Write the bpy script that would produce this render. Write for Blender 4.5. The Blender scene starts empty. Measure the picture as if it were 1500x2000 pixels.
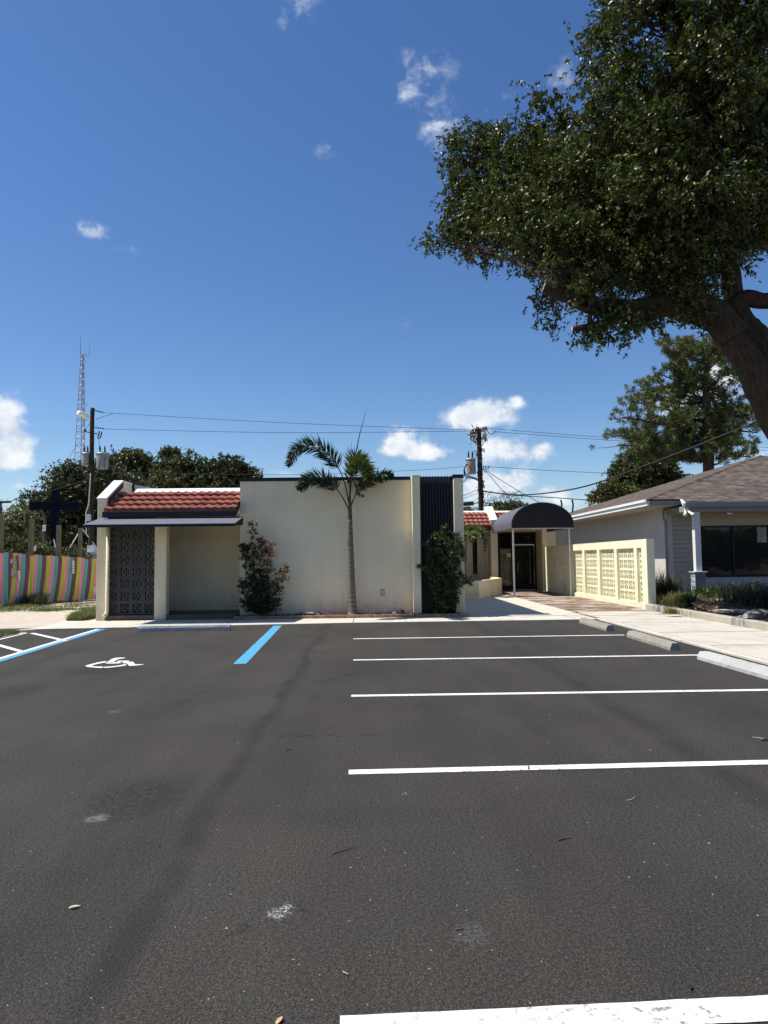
import bpy, math, random
import numpy as np
from mathutils import Vector, Matrix, Quaternion, Euler
random.seed(7)
D2 = bpy.data
SC = bpy.context.scene
COL = SC.collection
PI = math.pi
# ------------------------------------------------------------------ camera, sky, sun, exposure
F = 1390.0                                   # focal length in pixels of the 1500 x 2000 photograph
cam_d = D2.cameras.new('camera'); cam = D2.objects.new('camera', cam_d); COL.objects.link(cam)
cam_d.sensor_fit = 'HORIZONTAL'; cam_d.sensor_width = 36.0; cam_d.lens = F / 1500.0 * 36.0
cam_d.clip_start = 0.05; cam_d.clip_end = 2000
YAW, PITCH, ROLL, CAMH = 0.0187, 0.0668, -0.011, 1.5
CR = Matrix.Rotation(-YAW, 3, 'Z') @ Matrix.Rotation(PI/2 + PITCH, 3, 'X') @ Matrix.Rotation(ROLL, 3, 'Z')
cam.matrix_world = Matrix.Translation((0, 0, CAMH)) @ CR.to_4x4()
SC.camera = cam
SUN_EL, SUN_BACK = math.radians(59), math.radians(2.5)
SUNV = Vector((-math.cos(SUN_EL)*math.cos(SUN_BACK), math.cos(SUN_EL)*math.sin(SUN_BACK), math.sin(SUN_EL)))
sl = D2.lights.new('sun', 'SUN'); sl.energy = 5.0; sl.angle = math.radians(0.5); sl.color = (1.0, 0.94, 0.84)
so = D2.objects.new('sun', sl); COL.objects.link(so); so.location = (-30, 0, 50)
so.rotation_euler = SUNV.to_track_quat('Z', 'Y').to_euler()
SC.view_settings.view_transform = 'Standard'; SC.view_settings.look = 'None'
SC.view_settings.exposure = 0.35; SC.view_settings.gamma = 1.0; SC.view_settings.use_curve_mapping = False
SC.render.resolution_x = 768; SC.render.resolution_y = 1024

def ray(px, py):
    d = CR @ Vector(((px - 750) / F, -(py - 1000) / F, -1.0)); return d
def P(px, py, Y):
    d = ray(px, py); t = Y / d.y; return Vector((d.x*t, Y, CAMH + d.z*t))
def G(px, py, z=0.0):
    d = ray(px, py); t = (z - CAMH) / d.z; return Vector((d.x*t, d.y*t, z))
def GXY(px, py, z=0.0):
    g = G(px, py, z); return (g.x, g.y)

W = D2.worlds.new("World"); SC.world = W; W.use_nodes = True
wn = W.node_tree.nodes; wl = W.node_tree.links; wn.clear()
def WN(t, **k):
    n = wn.new(t)
    for a, b in k.items(): setattr(n, a, b)
    return n
w_out = WN('ShaderNodeOutputWorld'); w_bg = WN('ShaderNodeBackground'); w_bg.inputs[1].default_value = 0.100
w_sky = WN('ShaderNodeTexSky', sky_type='NISHITA', sun_disc=False)
w_sky.sun_elevation = SUN_EL; w_sky.sun_rotation = math.radians(272.5)
w_sky.air_density = 1.0; w_sky.dust_density = 0.25; w_sky.ozone_density = 3.5; w_sky.altitude = 0
w_hsv = WN('ShaderNodeHueSaturation'); w_hsv.inputs['Saturation'].default_value = 1.19; w_hsv.inputs['Hue'].default_value = .507; w_hsv.inputs['Value'].default_value = 1.0
wl.new(w_sky.outputs[0], w_hsv.inputs['Color'])
w_tc = WN('ShaderNodeTexCoord')
def wmath(op, a, b=None, c=None, clamp=False):
    n = WN('ShaderNodeMath', operation=op, use_clamp=clamp)
    for i, v in enumerate((a, b, c)):
        if v is None: continue
        if isinstance(v, (int, float)): n.inputs[i].default_value = v
        else: wl.new(v, n.inputs[i])
    return n.outputs[0]
def wdot(vec):
    n = WN('ShaderNodeVectorMath', operation='DOT_PRODUCT'); wl.new(w_tc.outputs['Generated'], n.inputs[0])
    n.inputs[1].default_value = vec; return n.outputs['Value']
clouds = [(165,438,32,19,.50),(200,455,34,12,.42),(255,482,24,12,.36),(2,800,28,30,.95),(22,858,36,26,.98),(0,880,34,26,.9),(24,906,28,11,.58),(42,952,36,11,.68),
 (645,288,36,20,.38),(808,118,34,54,.30),(860,130,40,38,.33),(790,182,34,24,.34),(845,268,42,38,.38),(880,235,34,26,.34),(968,200,42,22,.38),
 (955,800,50,22,1.0),(915,812,34,15,.55),(1003,782,14,10,.62),(778,868,34,22,.98),(838,888,44,15,.95),(870,832,70,20,.48),(975,878,54,23,.88),(1078,886,56,26,.50),(990,942,50,20,1.0),
 (935,962,44,20,.92),(1105,968,46,14,.92),(1330,785,60,44,.9),(1400,740,44,34,.6),(1440,885,60,16,.7),
 (590,856,30,10,.38),(560,924,56,7,.45),(345,924,50,9,.45),(1100,150,22,26,.55),(600,8,44,50,.27),(560,20,34,44,.25),(1160,1000,50,16,.55),(780,650,24,90,.27),(540,800,60,30,.25)]
acc = None
for (cx, cy, rx, ry, amp) in clouds:
    c = ray(cx, cy).normalized()
    r = (CR @ Vector((1, 0, 0))); u = r.cross(c); u.normalize(); r = c.cross(u); r.normalize()
    rr = r * (F / rx) * 0.93; uu = u * (F / ry) * 0.93
    a = wmath('SUBTRACT', wdot(rr), rr.dot(c)); b = wmath('SUBTRACT', wdot(uu), uu.dot(c))
    d2 = wmath('ADD', wmath('MULTIPLY', a, a), wmath('MULTIPLY', b, b))
    m = wmath('MULTIPLY', wmath('POWER', 0.5, d2), amp)
    acc = m if acc is None else wmath('ADD', acc, m)
wmp = WN('ShaderNodeMapping'); wl.new(w_tc.outputs['Generated'], wmp.inputs[0]); wmp.inputs['Scale'].default_value = (1, 1, 1.25)
def wnoise(scale, det, dist=0.0, rough=.6):
    n = WN('ShaderNodeTexNoise'); wl.new(wmp.outputs[0], n.inputs['Vector'])
    n.inputs['Scale'].default_value = scale; n.inputs['Detail'].default_value = det; n.inputs['Roughness'].default_value = rough
    n.inputs['Distortion'].default_value = dist; return n.outputs[0]
n1 = wnoise(27, 9, .15, .58); n2 = wnoise(60, 6, .3)
dens = wmath('ADD', wmath('MULTIPLY', wmath('MINIMUM', acc, 1.25), 1.0), wmath('MULTIPLY', wmath('SUBTRACT', n1, .5), 2.3))
acc = wmath('MULTIPLY', acc, wmath('GREATER_THAN', wdot(CR @ Vector((0, 0, -1))), 0.2))
gate = WN('ShaderNodeMapRange', interpolation_type='SMOOTHSTEP'); wl.new(acc, gate.inputs[0]); gate.inputs[1].default_value = .06; gate.inputs[2].default_value = .85
mr = WN('ShaderNodeMapRange', interpolation_type='SMOOTHSTEP'); wl.new(dens, mr.inputs[0]); mr.inputs[1].default_value = .36; mr.inputs[2].default_value = 1.05
cden = wmath('MULTIPLY', wmath('MULTIPLY', mr.outputs[0], gate.outputs[0]), .94, clamp=True)
cr = WN('ShaderNodeValToRGB'); wl.new(n1, cr.inputs[0])
cr.color_ramp.elements[0].position = .36; cr.color_ramp.elements[0].color = (5.2, 5.8, 6.6, 1)
cr.color_ramp.elements[1].position = .66; cr.color_ramp.elements[1].color = (8.2, 8.3, 8.4, 1)
wmix = WN('ShaderNodeMix', data_type='RGBA'); wl.new(cden, wmix.inputs['Factor'])
wl.new(w_hsv.outputs[0], wmix.inputs[6]); wl.new(cr.outputs[0], wmix.inputs[7])
wl.new(wmix.outputs[2], w_bg.inputs[0]); wl.new(w_bg.outputs[0], w_out.inputs[0])

# ------------------------------------------------------------------ materials
class NT:
    def __init__(s, name):
        s.m = D2.materials.new(name); s.m.use_nodes = True; s.n = s.m.node_tree.nodes; s.l = s.m.node_tree.links
        s.b = s.n['Principled BSDF']; s.geo = s.n.new('ShaderNodeNewGeometry'); s.pos = s.geo.outputs['Position']
    def node(s, t, **k):
        x = s.n.new(t)
        for a, b in k.items(): setattr(x, a, b)
        return x
    def vec(s, scale=(1,1,1), src=None):
        x = s.node('ShaderNodeMapping'); s.l.new(src or s.pos, x.inputs[0]); x.inputs['Scale'].default_value = scale; return x.outputs[0]
    def noise(s, scale, det=4, rough=.55, v=None, dist=0):
        x = s.node('ShaderNodeTexNoise'); s.l.new(v or s.pos, x.inputs['Vector'])
        x.inputs['Scale'].default_value = scale; x.inputs['Detail'].default_value = det; x.inputs['Roughness'].default_value = rough
        x.inputs['Distortion'].default_value = dist; return x.outputs[0]
    def ramp(s, f, stops):
        x = s.node('ShaderNodeValToRGB'); s.l.new(f, x.inputs[0]); e = x.color_ramp.elements
        while len(e) < len(stops): e.new(.5)
        for i, (p, c) in enumerate(stops):
            e[i].position = p; e[i].color = (c, c, c, 1) if isinstance(c, (int, float)) else (*c, 1)
        return x.outputs[0]
    def mix(s, f, a, b, mode='MIX'):
        x = s.node('ShaderNodeMix', data_type='RGBA', blend_type=mode)
        for i, v in ((0, f), (6, a), (7, b)):
            if isinstance(v, (int, float)): x.inputs[i].default_value = v
            elif isinstance(v, tuple): x.inputs[i].default_value = (*v, 1)
            else: s.l.new(v, x.inputs[i])
        return x.outputs[2]
    def math(s, op, a, b=None, clamp=False):
        x = s.node('ShaderNodeMath', operation=op, use_clamp=clamp)
        for i, v in enumerate((a, b)):
            if v is None: continue
            if isinstance(v, (int, float)): x.inputs[i].default_value = v
            else: s.l.new(v, x.inputs[i])
        return x.outputs[0]
    def mr(s, f, a, b, c=0, d=1, smooth=True):
        x = s.node('ShaderNodeMapRange', interpolation_type='SMOOTHSTEP' if smooth else 'LINEAR'); s.l.new(f, x.inputs[0])
        for i, v in enumerate((a, b, c, d)): x.inputs[i+1].default_value = v
        return x.outputs[0]
    def sep(s):
        x = s.node('ShaderNodeSeparateXYZ'); s.l.new(s.pos, x.inputs[0]); return x.outputs
    def bump(s, h, dist, strength=1.0):
        x = s.node('ShaderNodeBump'); s.l.new(h, x.inputs['Height']); x.inputs['Distance'].default_value = dist
        x.inputs['Strength'].default_value = strength; s.l.new(x.outputs[0], s.b.inputs['Normal'])
    def col(s, c):
        if isinstance(c, tuple): s.b.inputs['Base Color'].default_value = (*c, 1)
        else: s.l.new(c, s.b.inputs['Base Color'])
    def rough(s, v):
        if isinstance(v, (int, float)): s.b.inputs['Roughness'].default_value = v
        else: s.l.new(v, s.b.inputs['Roughness'])
    def spec(s, v): s.b.inputs['Specular IOR Level'].default_value = v

def tint(c, k): return tuple(min(1, x*k) for x in c)
def plain(name, c, rough=.6, var=.12, sc=3.0, metal=0.0, bump=0.0, bsc=60, spec=.4):
    t = NT(name); n = t.noise(sc, 5)
    t.col(t.ramp(n, [(.3, tint(c, 1-var)), (.7, tint(c, 1+var))])); t.rough(rough); t.spec(spec); t.b.inputs['Metallic'].default_value = metal
    if bump: t.bump(t.noise(bsc, 3), bump)
    return t.m
def stucco(name, c, dirt=(.30,.27,.2), dirt_amt=.5, streak=True):
    t = NT(name); n = t.noise(1.3, 6); base = t.ramp(n, [(.3, tint(c, .93)), (.7, tint(c, 1.04))])
    z = t.sep()[2]
    low = t.math('MULTIPLY', t.mr(z, .75, .05), t.ramp(t.noise(3.5, 6, .65), [(.35, 0.1), (.7, 1.0)]))
    base = t.mix(t.math('MULTIPLY', low, dirt_amt), base, dirt)
    if streak:
        st = t.ramp(t.noise(1.0, 4, .6, v=t.vec((7, 7, .35))), [(.52, 0.0), (.75, 1.0)])
        base = t.mix(t.math('MULTIPLY', st, .11), base, dirt)
    t.col(base); t.rough(.85); t.spec(.2)
    t.bump(t.math('ADD', t.noise(90, 4), t.math('MULTIPLY', t.noise(9, 3), 1.4)), .006); return t.m
def leafmat(name, cols, rough=.42, trans=.28, spec=.5):
    t = NT(name); r = t.geo.outputs['Random Per Island']
    n = len(cols); c = t.ramp(r, [(i/max(1, n-1), cols[i]) for i in range(n)])
    nz = t.noise(.8, 3); c = t.mix(.5, c, t.mix(t.ramp(nz, [(.3, .55), (.7, 1.35)]), (0,0,0), c), 'MIX') if False else c
    t.col(c); t.rough(rough); t.spec(spec)
    tr = t.node('ShaderNodeBsdfTranslucent'); cc = t.mix(1.0, c, (1.0, 1.15, .5), 'MULTIPLY'); t.l.new(cc, tr.inputs[0])
    mx = t.node('ShaderNodeMixShader'); mx.inputs[0].default_value = trans
    t.l.new(t.b.outputs[0], mx.inputs[1]); t.l.new(tr.outputs[0], mx.inputs[2])
    t.l.new(mx.outputs[0], t.n['Material Output'].inputs[0]); return t.m
def bark(name, c1, c2, sc=6, sz=.25, bump=.03):
    t = NT(name); v = t.vec((1, 1, sz)); n = t.noise(sc*2, 6, .65, v=v); t.col(t.ramp(n, [(.32, c1), (.68, c2)]))
    t.rough(.9); t.spec(.15); t.bump(t.math('ADD', n, t.math('MULTIPLY', t.noise(sc*8, 4, .6, v=v), .5)), bump); return t.m

M = {}
CREAM = (.86, .755, .52)
M['stucco'] = stucco('cream stucco', CREAM)
M['stucco_lite'] = stucco('cream paint', (.84, .82, .60), dirt_amt=.2, streak=False)
M['stucco_grey'] = stucco('grey stucco', (.59, .555, .53), dirt_amt=.2)
M['white'] = plain('white paint', (.78, .77, .74), .55, .05, 2)
M['black'] = plain('black metal', (.010, .011, .016), .65, .1, 2)
M['slat'] = plain('charcoal slat', (.006, .007, .010), .45, .12, 3)
M['screen_dark'] = plain('charcoal block', (.050, .052, .058), .8, .12, 4, bump=.002)
M['fabric'] = plain('awning fabric', (.13, .135, .165), .8, .08, 5, bump=.001, bsc=300)
M['fabric_shaded'] = plain('shade darkened canopy fabric', (.014, .015, .02), .8, .08, 4)  # canopy cloth again, darkened so the end panel's shade is in its colour
M['fabric_black'] = plain('canopy fabric', (.105, .108, .13), .78, .08, 4, bump=.001, bsc=300)
M['gal'] = plain('galvanised steel', (.55, .56, .56), .45, .1, 6, metal=.3)
M['grey_metal'] = plain('grey metal', (.30, .31, .33), .5, .12, 5, metal=.3)
M['cable'] = plain('cable rubber', (.018, .018, .02), .7, .1, 5)
M['brown_base'] = plain('brown base', (.12, .09, .07), .85, .25, 6, bump=.003)
M['rust'] = plain('rust streak', (.35, .12, .03), .85, .3, 12)
M['curb'] = None
def asphalt():
    t = NT('asphalt'); X, Y, Z = t.sep()
    fine = t.noise(120, 3, .7); mid = t.noise(46, 4, .7); big = t.noise(.55, 5, .6, dist=.6); lane = t.noise(1.0, 4, .55, v=t.vec((1.9, .22, 1)))
    c = t.ramp(fine, [(.30, (.0145, .0130, .0112)), (.50, (.0425, .0388, .0342)), (.72, (.138, .127, .113))])
    c = t.mix(1.0, c, t.ramp(mid, [(.32, .55), (.68, 1.45)]), 'MULTIPLY')
    c = t.mix(1.0, c, t.ramp(big, [(.3, (.78, .78, .78)), (.7, (1.17, 1.16, 1.15))]), 'MULTIPLY')
    c = t.mix(1.0, c, t.ramp(lane, [(.32, .86), (.68, 1.11)]), 'MULTIPLY')
    c = t.mix(1.0, c, t.ramp(t.noise(.8, 4, .6), [(.42, (.98, .93, .90)), (.58, (.90, .935, .89))]), 'MULTIPLY')
    # paving seams running away from the viewer
    wob = t.math('MULTIPLY', t.math('SUBTRACT', t.noise(.30, 4), .5), .7)
    for sx, wd, k in ((-1.02, .12, .50), (2.38, .18, .38), (-5.0, .25, .3)):
        d = t.math('ABSOLUTE', t.math('SUBTRACT', t.math('ADD', X, wob), sx))
        f = t.math('MULTIPLY', t.mr(d, wd, .02), t.mr(t.noise(2.2, 4), .3, .62, .35, 1.0))
        c = t.mix(t.math('MULTIPLY', f, k), c, (.012, .012, .012))
    jn = t.math('MULTIPLY', t.math('SUBTRACT', t.noise(9, 3), .5), .28)
    def spot(px, py, rx, ry, col, amt, soft=.35, thr=(.35, .6), nsc=22):
        nonlocal c
        g = G(px, py)
        dx = t.math('DIVIDE', t.math('SUBTRACT', t.math('ADD', X, jn), g.x), rx); dy = t.math('DIVIDE', t.math('SUBTRACT', t.math('ADD', Y, jn), g.y), ry)
        d = t.math('SQRT', t.math('ADD', t.math('MULTIPLY', dx, dx), t.math('MULTIPLY', dy, dy)))
        f = t.math('MULTIPLY', t.mr(d, 1.0, soft), t.mr(t.noise(nsc, 5, .7), thr[0], thr[1]))
        c = t.mix(t.math('MULTIPLY', f, amt), c, col)
    for (px, py, rx, ry) in ((541,1361,.09,.16),(618,1362,.08,.16),(632,1331,.09,.16),(650,1327,.12,.12),(682,1319,.08,.14),(352,1373,.09,.22),(640,1437,.8,.035),(30,1350,.5,.6),(190,1310,.7,.5),(265,1560,.4,.6),(590,1775,.07,.09),(470,1815,.03,.05)):
        spot(px, py, rx, ry, (.008, .008, .008), .6)
    spot(545, 1783, .055, .085, (.62, .62, .60), .85, .2, (.47, .60), 75)
    spot(185, 1600, .10, .10, (.22, .22, .21), .6, .3)
    spot(925, 1825, .10, .12, (.12, .12, .115), .55, .3, (.4, .6), 60)
    spot(225, 1390, .12, .1, (.2, .2, .2), .4, .3)
    # pale grit specks
    vo = t.node('ShaderNodeTexVoronoi'); t.l.new(t.pos, vo.inputs['Vector']); vo.inputs['Scale'].default_value = 30
    sp = t.math('MULTIPLY', t.math('LESS_THAN', vo.outputs['Distance'], .09), t.math('GREATER_THAN', t.noise(6, 2), .64))
    c = t.mix(t.math('MULTIPLY', sp, .35), c, (.26, .25, .23))
    t.col(c); t.rough(t.mr(mid, .3, .7, .72, .9)); t.spec(.28)
    t.bump(t.math('ADD', t.math('MULTIPLY', fine, .7), t.math('MULTIPLY', mid, 1.8)), .009, 1.0); return t.m
M['asphalt'] = asphalt()
def concrete(name, c, joints=None, crack=False, dirt=.5):
    t = NT(name); n = t.noise(1.6, 7, .62); f = t.noise(70, 3, .7)
    col = t.ramp(n, [(.28, tint(c, .80)), (.5, c), (.75, tint(c, 1.1))])
    col = t.mix(1.0, col, t.ramp(f, [(.3, .86), (.7, 1.1)]), 'MULTIPLY')
    st = t.ramp(t.noise(3.1, 7, .7, dist=1.2), [(.56, 0.0), (.70, 1.0)])
    col = t.mix(t.math('MULTIPLY', st, .30*dirt), col, (.16, .145, .12))
    if crack:
        vo = t.node('ShaderNodeTexVoronoi', feature='DISTANCE_TO_EDGE'); t.l.new(t.pos, vo.inputs['Vector']); vo.inputs['Scale'].default_value = .45
        k = t.math('LESS_THAN', t.math('ADD', vo.outputs['Distance'], t.math('MULTIPLY', t.noise(6, 4), .02)), .0125)
        col = t.mix(t.math('MULTIPLY', k, .6), col, (.07, .06, .05))
    t.col(col); t.rough(.88); t.spec(.25); t.bump(t.math('ADD', f, t.math('MULTIPLY', t.noise(12, 4), 1.5)), .003); return t.m
M['walk'] = concrete('pavement concrete', (.58, .545, .47), crack=True)
M['walk2'] = concrete('old concrete', (.53, .50, .43), crack=False, dirt=1.0)
M['kerb'] = concrete('kerb concrete', (.41, .38, .315), dirt=1.5)
M['stop'] = concrete('wheel stop concrete', (.30, .285, .245), dirt=1.3)
M['stop_worn'] = concrete('worn white wheel stop', (.46, .46, .45), dirt=2.4)
def paint(name, c, wear=.5):
    t = NT(name); n = t.noise(26, 6, .75); b = t.noise(1.7, 5)
    f = t.math('MULTIPLY', t.mr(n, .51, .63), t.mr(b, .36, .60, .15, 1.0))
    t.col(t.mix(t.math('MULTIPLY', f, wear), t.ramp(t.noise(4, 4), [(.3, tint(c, .9)), (.7, tint(c, 1.05))]), (.11, .105, .10)))
    t.rough(.6); t.spec(.3); t.bump(t.noise(150, 3, .7), .004); return t.m
M['paint_white'] = paint('white road paint', (.80, .80, .78), .85)
M['paint_blue'] = paint('blue road paint', (.085, .36, .58), .6)
def brickpath():
    t = NT('brick paving'); v = t.vec((1, 1, 1)); br = t.node('ShaderNodeTexBrick'); t.l.new(v, br.inputs['Vector'])
    br.inputs['Scale'].default_value = 5; br.inputs['Color1'].default_value = (.22, .105, .06, 1); br.inputs['Color2'].default_value = (.15, .085, .055, 1)
    br.inputs['Mortar'].default_value = (.10, .08, .065, 1); br.inputs['Mortar Size'].default_value = .03
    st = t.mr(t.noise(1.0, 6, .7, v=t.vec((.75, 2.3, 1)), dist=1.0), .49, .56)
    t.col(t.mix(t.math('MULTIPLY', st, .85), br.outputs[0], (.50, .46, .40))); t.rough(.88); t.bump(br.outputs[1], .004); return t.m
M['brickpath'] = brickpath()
def pavers():
    t = NT('pavers'); br = t.node('ShaderNodeTexBrick'); t.l.new(t.vec((1, 1, 1)), br.inputs['Vector']); br.inputs['Scale'].default_value = 3.2
    br.inputs['Color1'].default_value = (.58, .51, .42, 1); br.inputs['Color2'].default_value = (.46, .37, .29, 1); br.inputs['Mortar'].default_value = (.30, .24, .19, 1)
    br.inputs['Mortar Size'].default_value = .035
    t.col(t.mix(t.mr(t.noise(2.5, 5, .6, v=t.vec((.5, 1.6, 1))), .35, .65, 0, .6), br.outputs[0], (.56, .51, .44))); t.rough(.85); t.bump(br.outputs[1], .004); return t.m
M['pavers'] = pavers()
def soil(name, cols, sc=18, bump=.03):
    t = NT(name); n = t.noise(sc, 7, .7); t.col(t.ramp(n, [(.3, cols[0]), (.5, cols[1]), (.7, cols[2])])); t.rough(.95); t.spec(.1)
    t.bump(n, bump); return t.m
M['mulch_red'] = soil('red mulch', [(.05, .015, .008), (.22, .055, .022), (.38, .11, .05)], 30)
M['mulch'] = soil('brown mulch', [(.03, .02, .014), (.10, .065, .045), (.26, .18, .13)], 22)
def groundmat():
    t = NT('sandy ground'); n = t.noise(.9, 7, .65); g = t.noise(14, 5, .7)
    c = t.ramp(n, [(.36, (.12, .115, .05)), (.46, (.36, .32, .23)), (.56, (.58, .53, .43))])
    t.col(t.mix(1.0, c, t.ramp(g, [(.3, .65), (.7, 1.25)]), 'MULTIPLY')); t.rough(.95); t.spec(.1); t.bump(g, .04); return t.m
M['ground'] = groundmat()
M['edging'] = plain('edging brick', (.36, .22, .14), .85, .35, 9, bump=.004, bsc=40)
def tilemat():
    t = NT('clay tile'); X, Y, Z = t.sep()
    wn_ = t.node('ShaderNodeTexWhiteNoise', noise_dimensions='2D'); cv = t.node('ShaderNodeCombineXYZ')
    t.l.new(t.math('FLOOR', t.math('MULTIPLY', X, 4.717)), cv.inputs[0]); t.l.new(t.math('FLOOR', t.math('MULTIPLY', Y, 3.5)), cv.inputs[1]); t.l.new(cv.outputs[0], wn_.inputs[0])
    c = t.ramp(wn_.outputs[0], [(0, (.22, .066, .047)), (.5, (.28, .086, .058)), (1, (.35, .130, .086))])
    t.col(t.mix(1.0, c, t.ramp(t.noise(5, 5, .65), [(.3, .72), (.7, 1.2)]), 'MULTIPLY')); t.rough(.55); t.spec(.35); t.bump(t.noise(70, 3), .002); return t.m
M['tile'] = tilemat()
def shingles(name, swap):
    t = NT(name); X, Y, Z = t.sep(); cv = t.node('ShaderNodeCombineXYZ')
    t.l.new(Y if swap else X, cv.inputs[0]); t.l.new(X if swap else Y, cv.inputs[1])
    br = t.node('ShaderNodeTexBrick'); t.l.new(cv.outputs[0], br.inputs['Vector']); br.inputs['Scale'].default_value = 1.0
    br.inputs['Brick Width'].default_value = .24; br.inputs['Row Height'].default_value = .14; br.inputs['Mortar Size'].default_value = .008; br.inputs['Bias'].default_value = 0.1
    br.inputs['Color1'].default_value = (.195, .163, .142, 1); br.inputs['Color2'].default_value = (.075, .062, .056, 1); br.inputs['Mortar'].default_value = (.05, .04, .04, 1)
    n = t.noise(1.0, 5, .65, v=t.vec((2.2, 7, 7) if not swap else (7, 2.2, 7)))
    t.col(t.mix(1.0, br.outputs[0], t.ramp(n, [(.3, (.72, .70, .70)), (.7, (1.25, 1.2, 1.15))]), 'MULTIPLY')); t.rough(.92); t.spec(.15); t.bump(t.math('ADD', br.outputs[1], t.noise(60, 3)), .006); return t.m
M['shingle_f'] = shingles('shingle front', False); M['shingle_s'] = shingles('shingle side', True)
def siding():
    t = NT('lap siding'); X, Y, Z = t.sep(); f = t.math('FRACT', t.math('MULTIPLY', Z, 6.2))
    c = t.mix(t.math('LESS_THAN', f, .07), (.41, .395, .37), (.14, .135, .13)); t.col(c); t.rough(.7); t.bump(f, .012); return t.m
M['siding'] = siding()
def wbrick():
    t = NT('painted brick'); X, Y, Z = t.sep(); cv = t.node('ShaderNodeCombineXYZ'); t.l.new(t.math('ADD', X, Y), cv.inputs[0]); t.l.new(Z, cv.inputs[1])
    br = t.node('ShaderNodeTexBrick'); t.l.new(cv.outputs[0], br.inputs['Vector']); br.inputs['Scale'].default_value = 1; br.inputs['Brick Width'].default_value = .22; br.inputs['Row Height'].default_value = .075
    br.inputs['Mortar Size'].default_value = .008; br.inputs['Color1'].default_value = (.58, .57, .57, 1); br.inputs['Color2'].default_value = (.52, .51, .51, 1); br.inputs['Mortar'].default_value = (.3, .3, .3, 1)
    t.col(br.outputs[0]); t.rough(.8); t.bump(br.outputs[1], -.004); return t.m
M['wbrick'] = wbrick()
def glass():
    t = NT('dark glass'); t.col((.006, .007, .008)); t.rough(.05); t.spec(.42); t.bump(t.noise(1.3, 2), .004); return t.m
M['glass'] = glass()
M['blue_grey'] = plain('blue grey siding', (.16, .20, .215), .7, .1, 5)
M['blue_trim'] = plain('pale trim', (.42, .47, .48), .6, .08, 5)
M['beam'] = plain('porch beam paint', (.27, .275, .26), .6, .06, 3)
M['soffit'] = plain('soffit paint', (.52, .47, .40), .7, .06, 3)
M['navy'] = plain('navy timber', (.004, .005, .014), .9, .2, 5, bump=.004, bsc=20, spec=.1)
M['wood_grey'] = bark('weathered post', (.10, .085, .06), (.22, .19, .14), 8, .2, .004)
M['pole'] = bark('creosote pole', (.015, .011, .008), (.07, .05, .035), 9, .15, .01)
M['oakbark'] = bark('oak bark', (.024, .018, .014), (.085, .062, .045), 9, .35, .035)
M['oakcut'] = plain('cut wood', (.55, .38, .22), .8, .2, 12)
M['pinebark'] = bark('pine bark', (.05, .035, .028), (.15, .105, .085), 5, .4, .03)
M['twig'] = bark('twig', (.06, .045, .03), (.14, .11, .08), 20, .5, .003)
def palmtrunk():
    t = NT('palm trunk'); X, Y, Z = t.sep(); r = t.math('FRACT', t.math('ADD', t.math('MULTIPLY', Z, 9), t.math('MULTIPLY', t.noise(4, 3), .5)))
    c = t.mix(t.math('LESS_THAN', r, .16), t.ramp(t.noise(14, 5, .7), [(.3, (.09, .075, .06)), (.7, (.25, .22, .185))]), (.06, .05, .04))
    t.col(c); t.rough(.85); t.bump(r, .01); return t.m
M['palmtrunk'] = palmtrunk()
M['crownshaft'] = plain('crownshaft', (.045, .052, .024), .6, .3, 8)
M['oakleaf'] = leafmat('oak leaf', [(.018, .026, .007), (.034, .048, .011), (.062, .078, .017), (.14, .155, .028)], .42, .24, .34)
M['darkleaf'] = leafmat('dark leaf', [(.020, .026, .008), (.044, .052, .015), (.075, .084, .024)], .5, .2)
M['midleaf'] = leafmat('mid leaf', [(.038, .046, .012), (.070, .080, .020), (.11, .12, .028)], .5, .25)
M['paleleaf'] = leafmat('pale leaf', [(.07, .09, .04), (.13, .15, .07), (.22, .23, .14)], .5, .35)
M['needle'] = leafmat('pine needle', [(.050, .068, .018), (.090, .112, .028), (.14, .16, .042)], .5, .25)
M['palmleaf'] = leafmat('palm leaflet', [(.014, .028, .012), (.03, .052, .020), (.05, .08, .026)], .28, .18, .6)
M['palmleaf_sunlit'] = leafmat('sunny palm leaflet', [(.03, .045, .012), (.06, .085, .02), (.12, .14, .03)], .34, .3, .5)  # sunlight painted into the leaflet colour of two fronds
M['palmleaf2'] = leafmat('bright palm leaflet', [(.05, .08, .02), (.09, .13, .03), (.14, .17, .04)], .4, .3)
M['shrubleaf'] = leafmat('shrub leaf', [(.014, .026, .010), (.026, .042, .014), (.045, .062, .02)], .4, .2)
M['redleaf'] = leafmat('red tip leaf', [(.16, .07, .045), (.28, .13, .08), (.34, .22, .12)], .5, .3)
M['greenleaf'] = leafmat('bright shrub leaf', [(.022, .045, .012), (.045, .08, .020), (.07, .11, .03)], .4, .3)
M['grass'] = leafmat('grass blade', [(.05, .075, .015), (.10, .12, .03), (.17, .17, .06)], .6, .3)
M['grass_dark'] = leafmat('dark grass blade', [(.012, .02, .008), (.03, .045, .014), (.06, .07, .025)], .5, .2)
M['grass_dry'] = leafmat('dry sedge blade', [(.10, .11, .03), (.17, .17, .06), (.28, .25, .11)], .6, .3)
M['deadleaf'] = leafmat('dead leaf', [(.16, .08, .05), (.30, .17, .11), (.42, .28, .2)], .7, .15)
M['vine'] = leafmat('dead vine', [(.03, .022, .015), (.07, .05, .03), (.12, .09, .06)], .8, .1)
M['pebble'] = plain('pale pebble', (.42, .40, .36), .8, .2, 30)
M['rock'] = plain('grey rock', (.22, .20, .17), .9, .35, 7, bump=.02, bsc=14)
M['paleslab'] = plain('pale stone', (.60, .57, .52), .85, .15, 6, bump=.006, bsc=20)
M['paper'] = None
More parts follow.
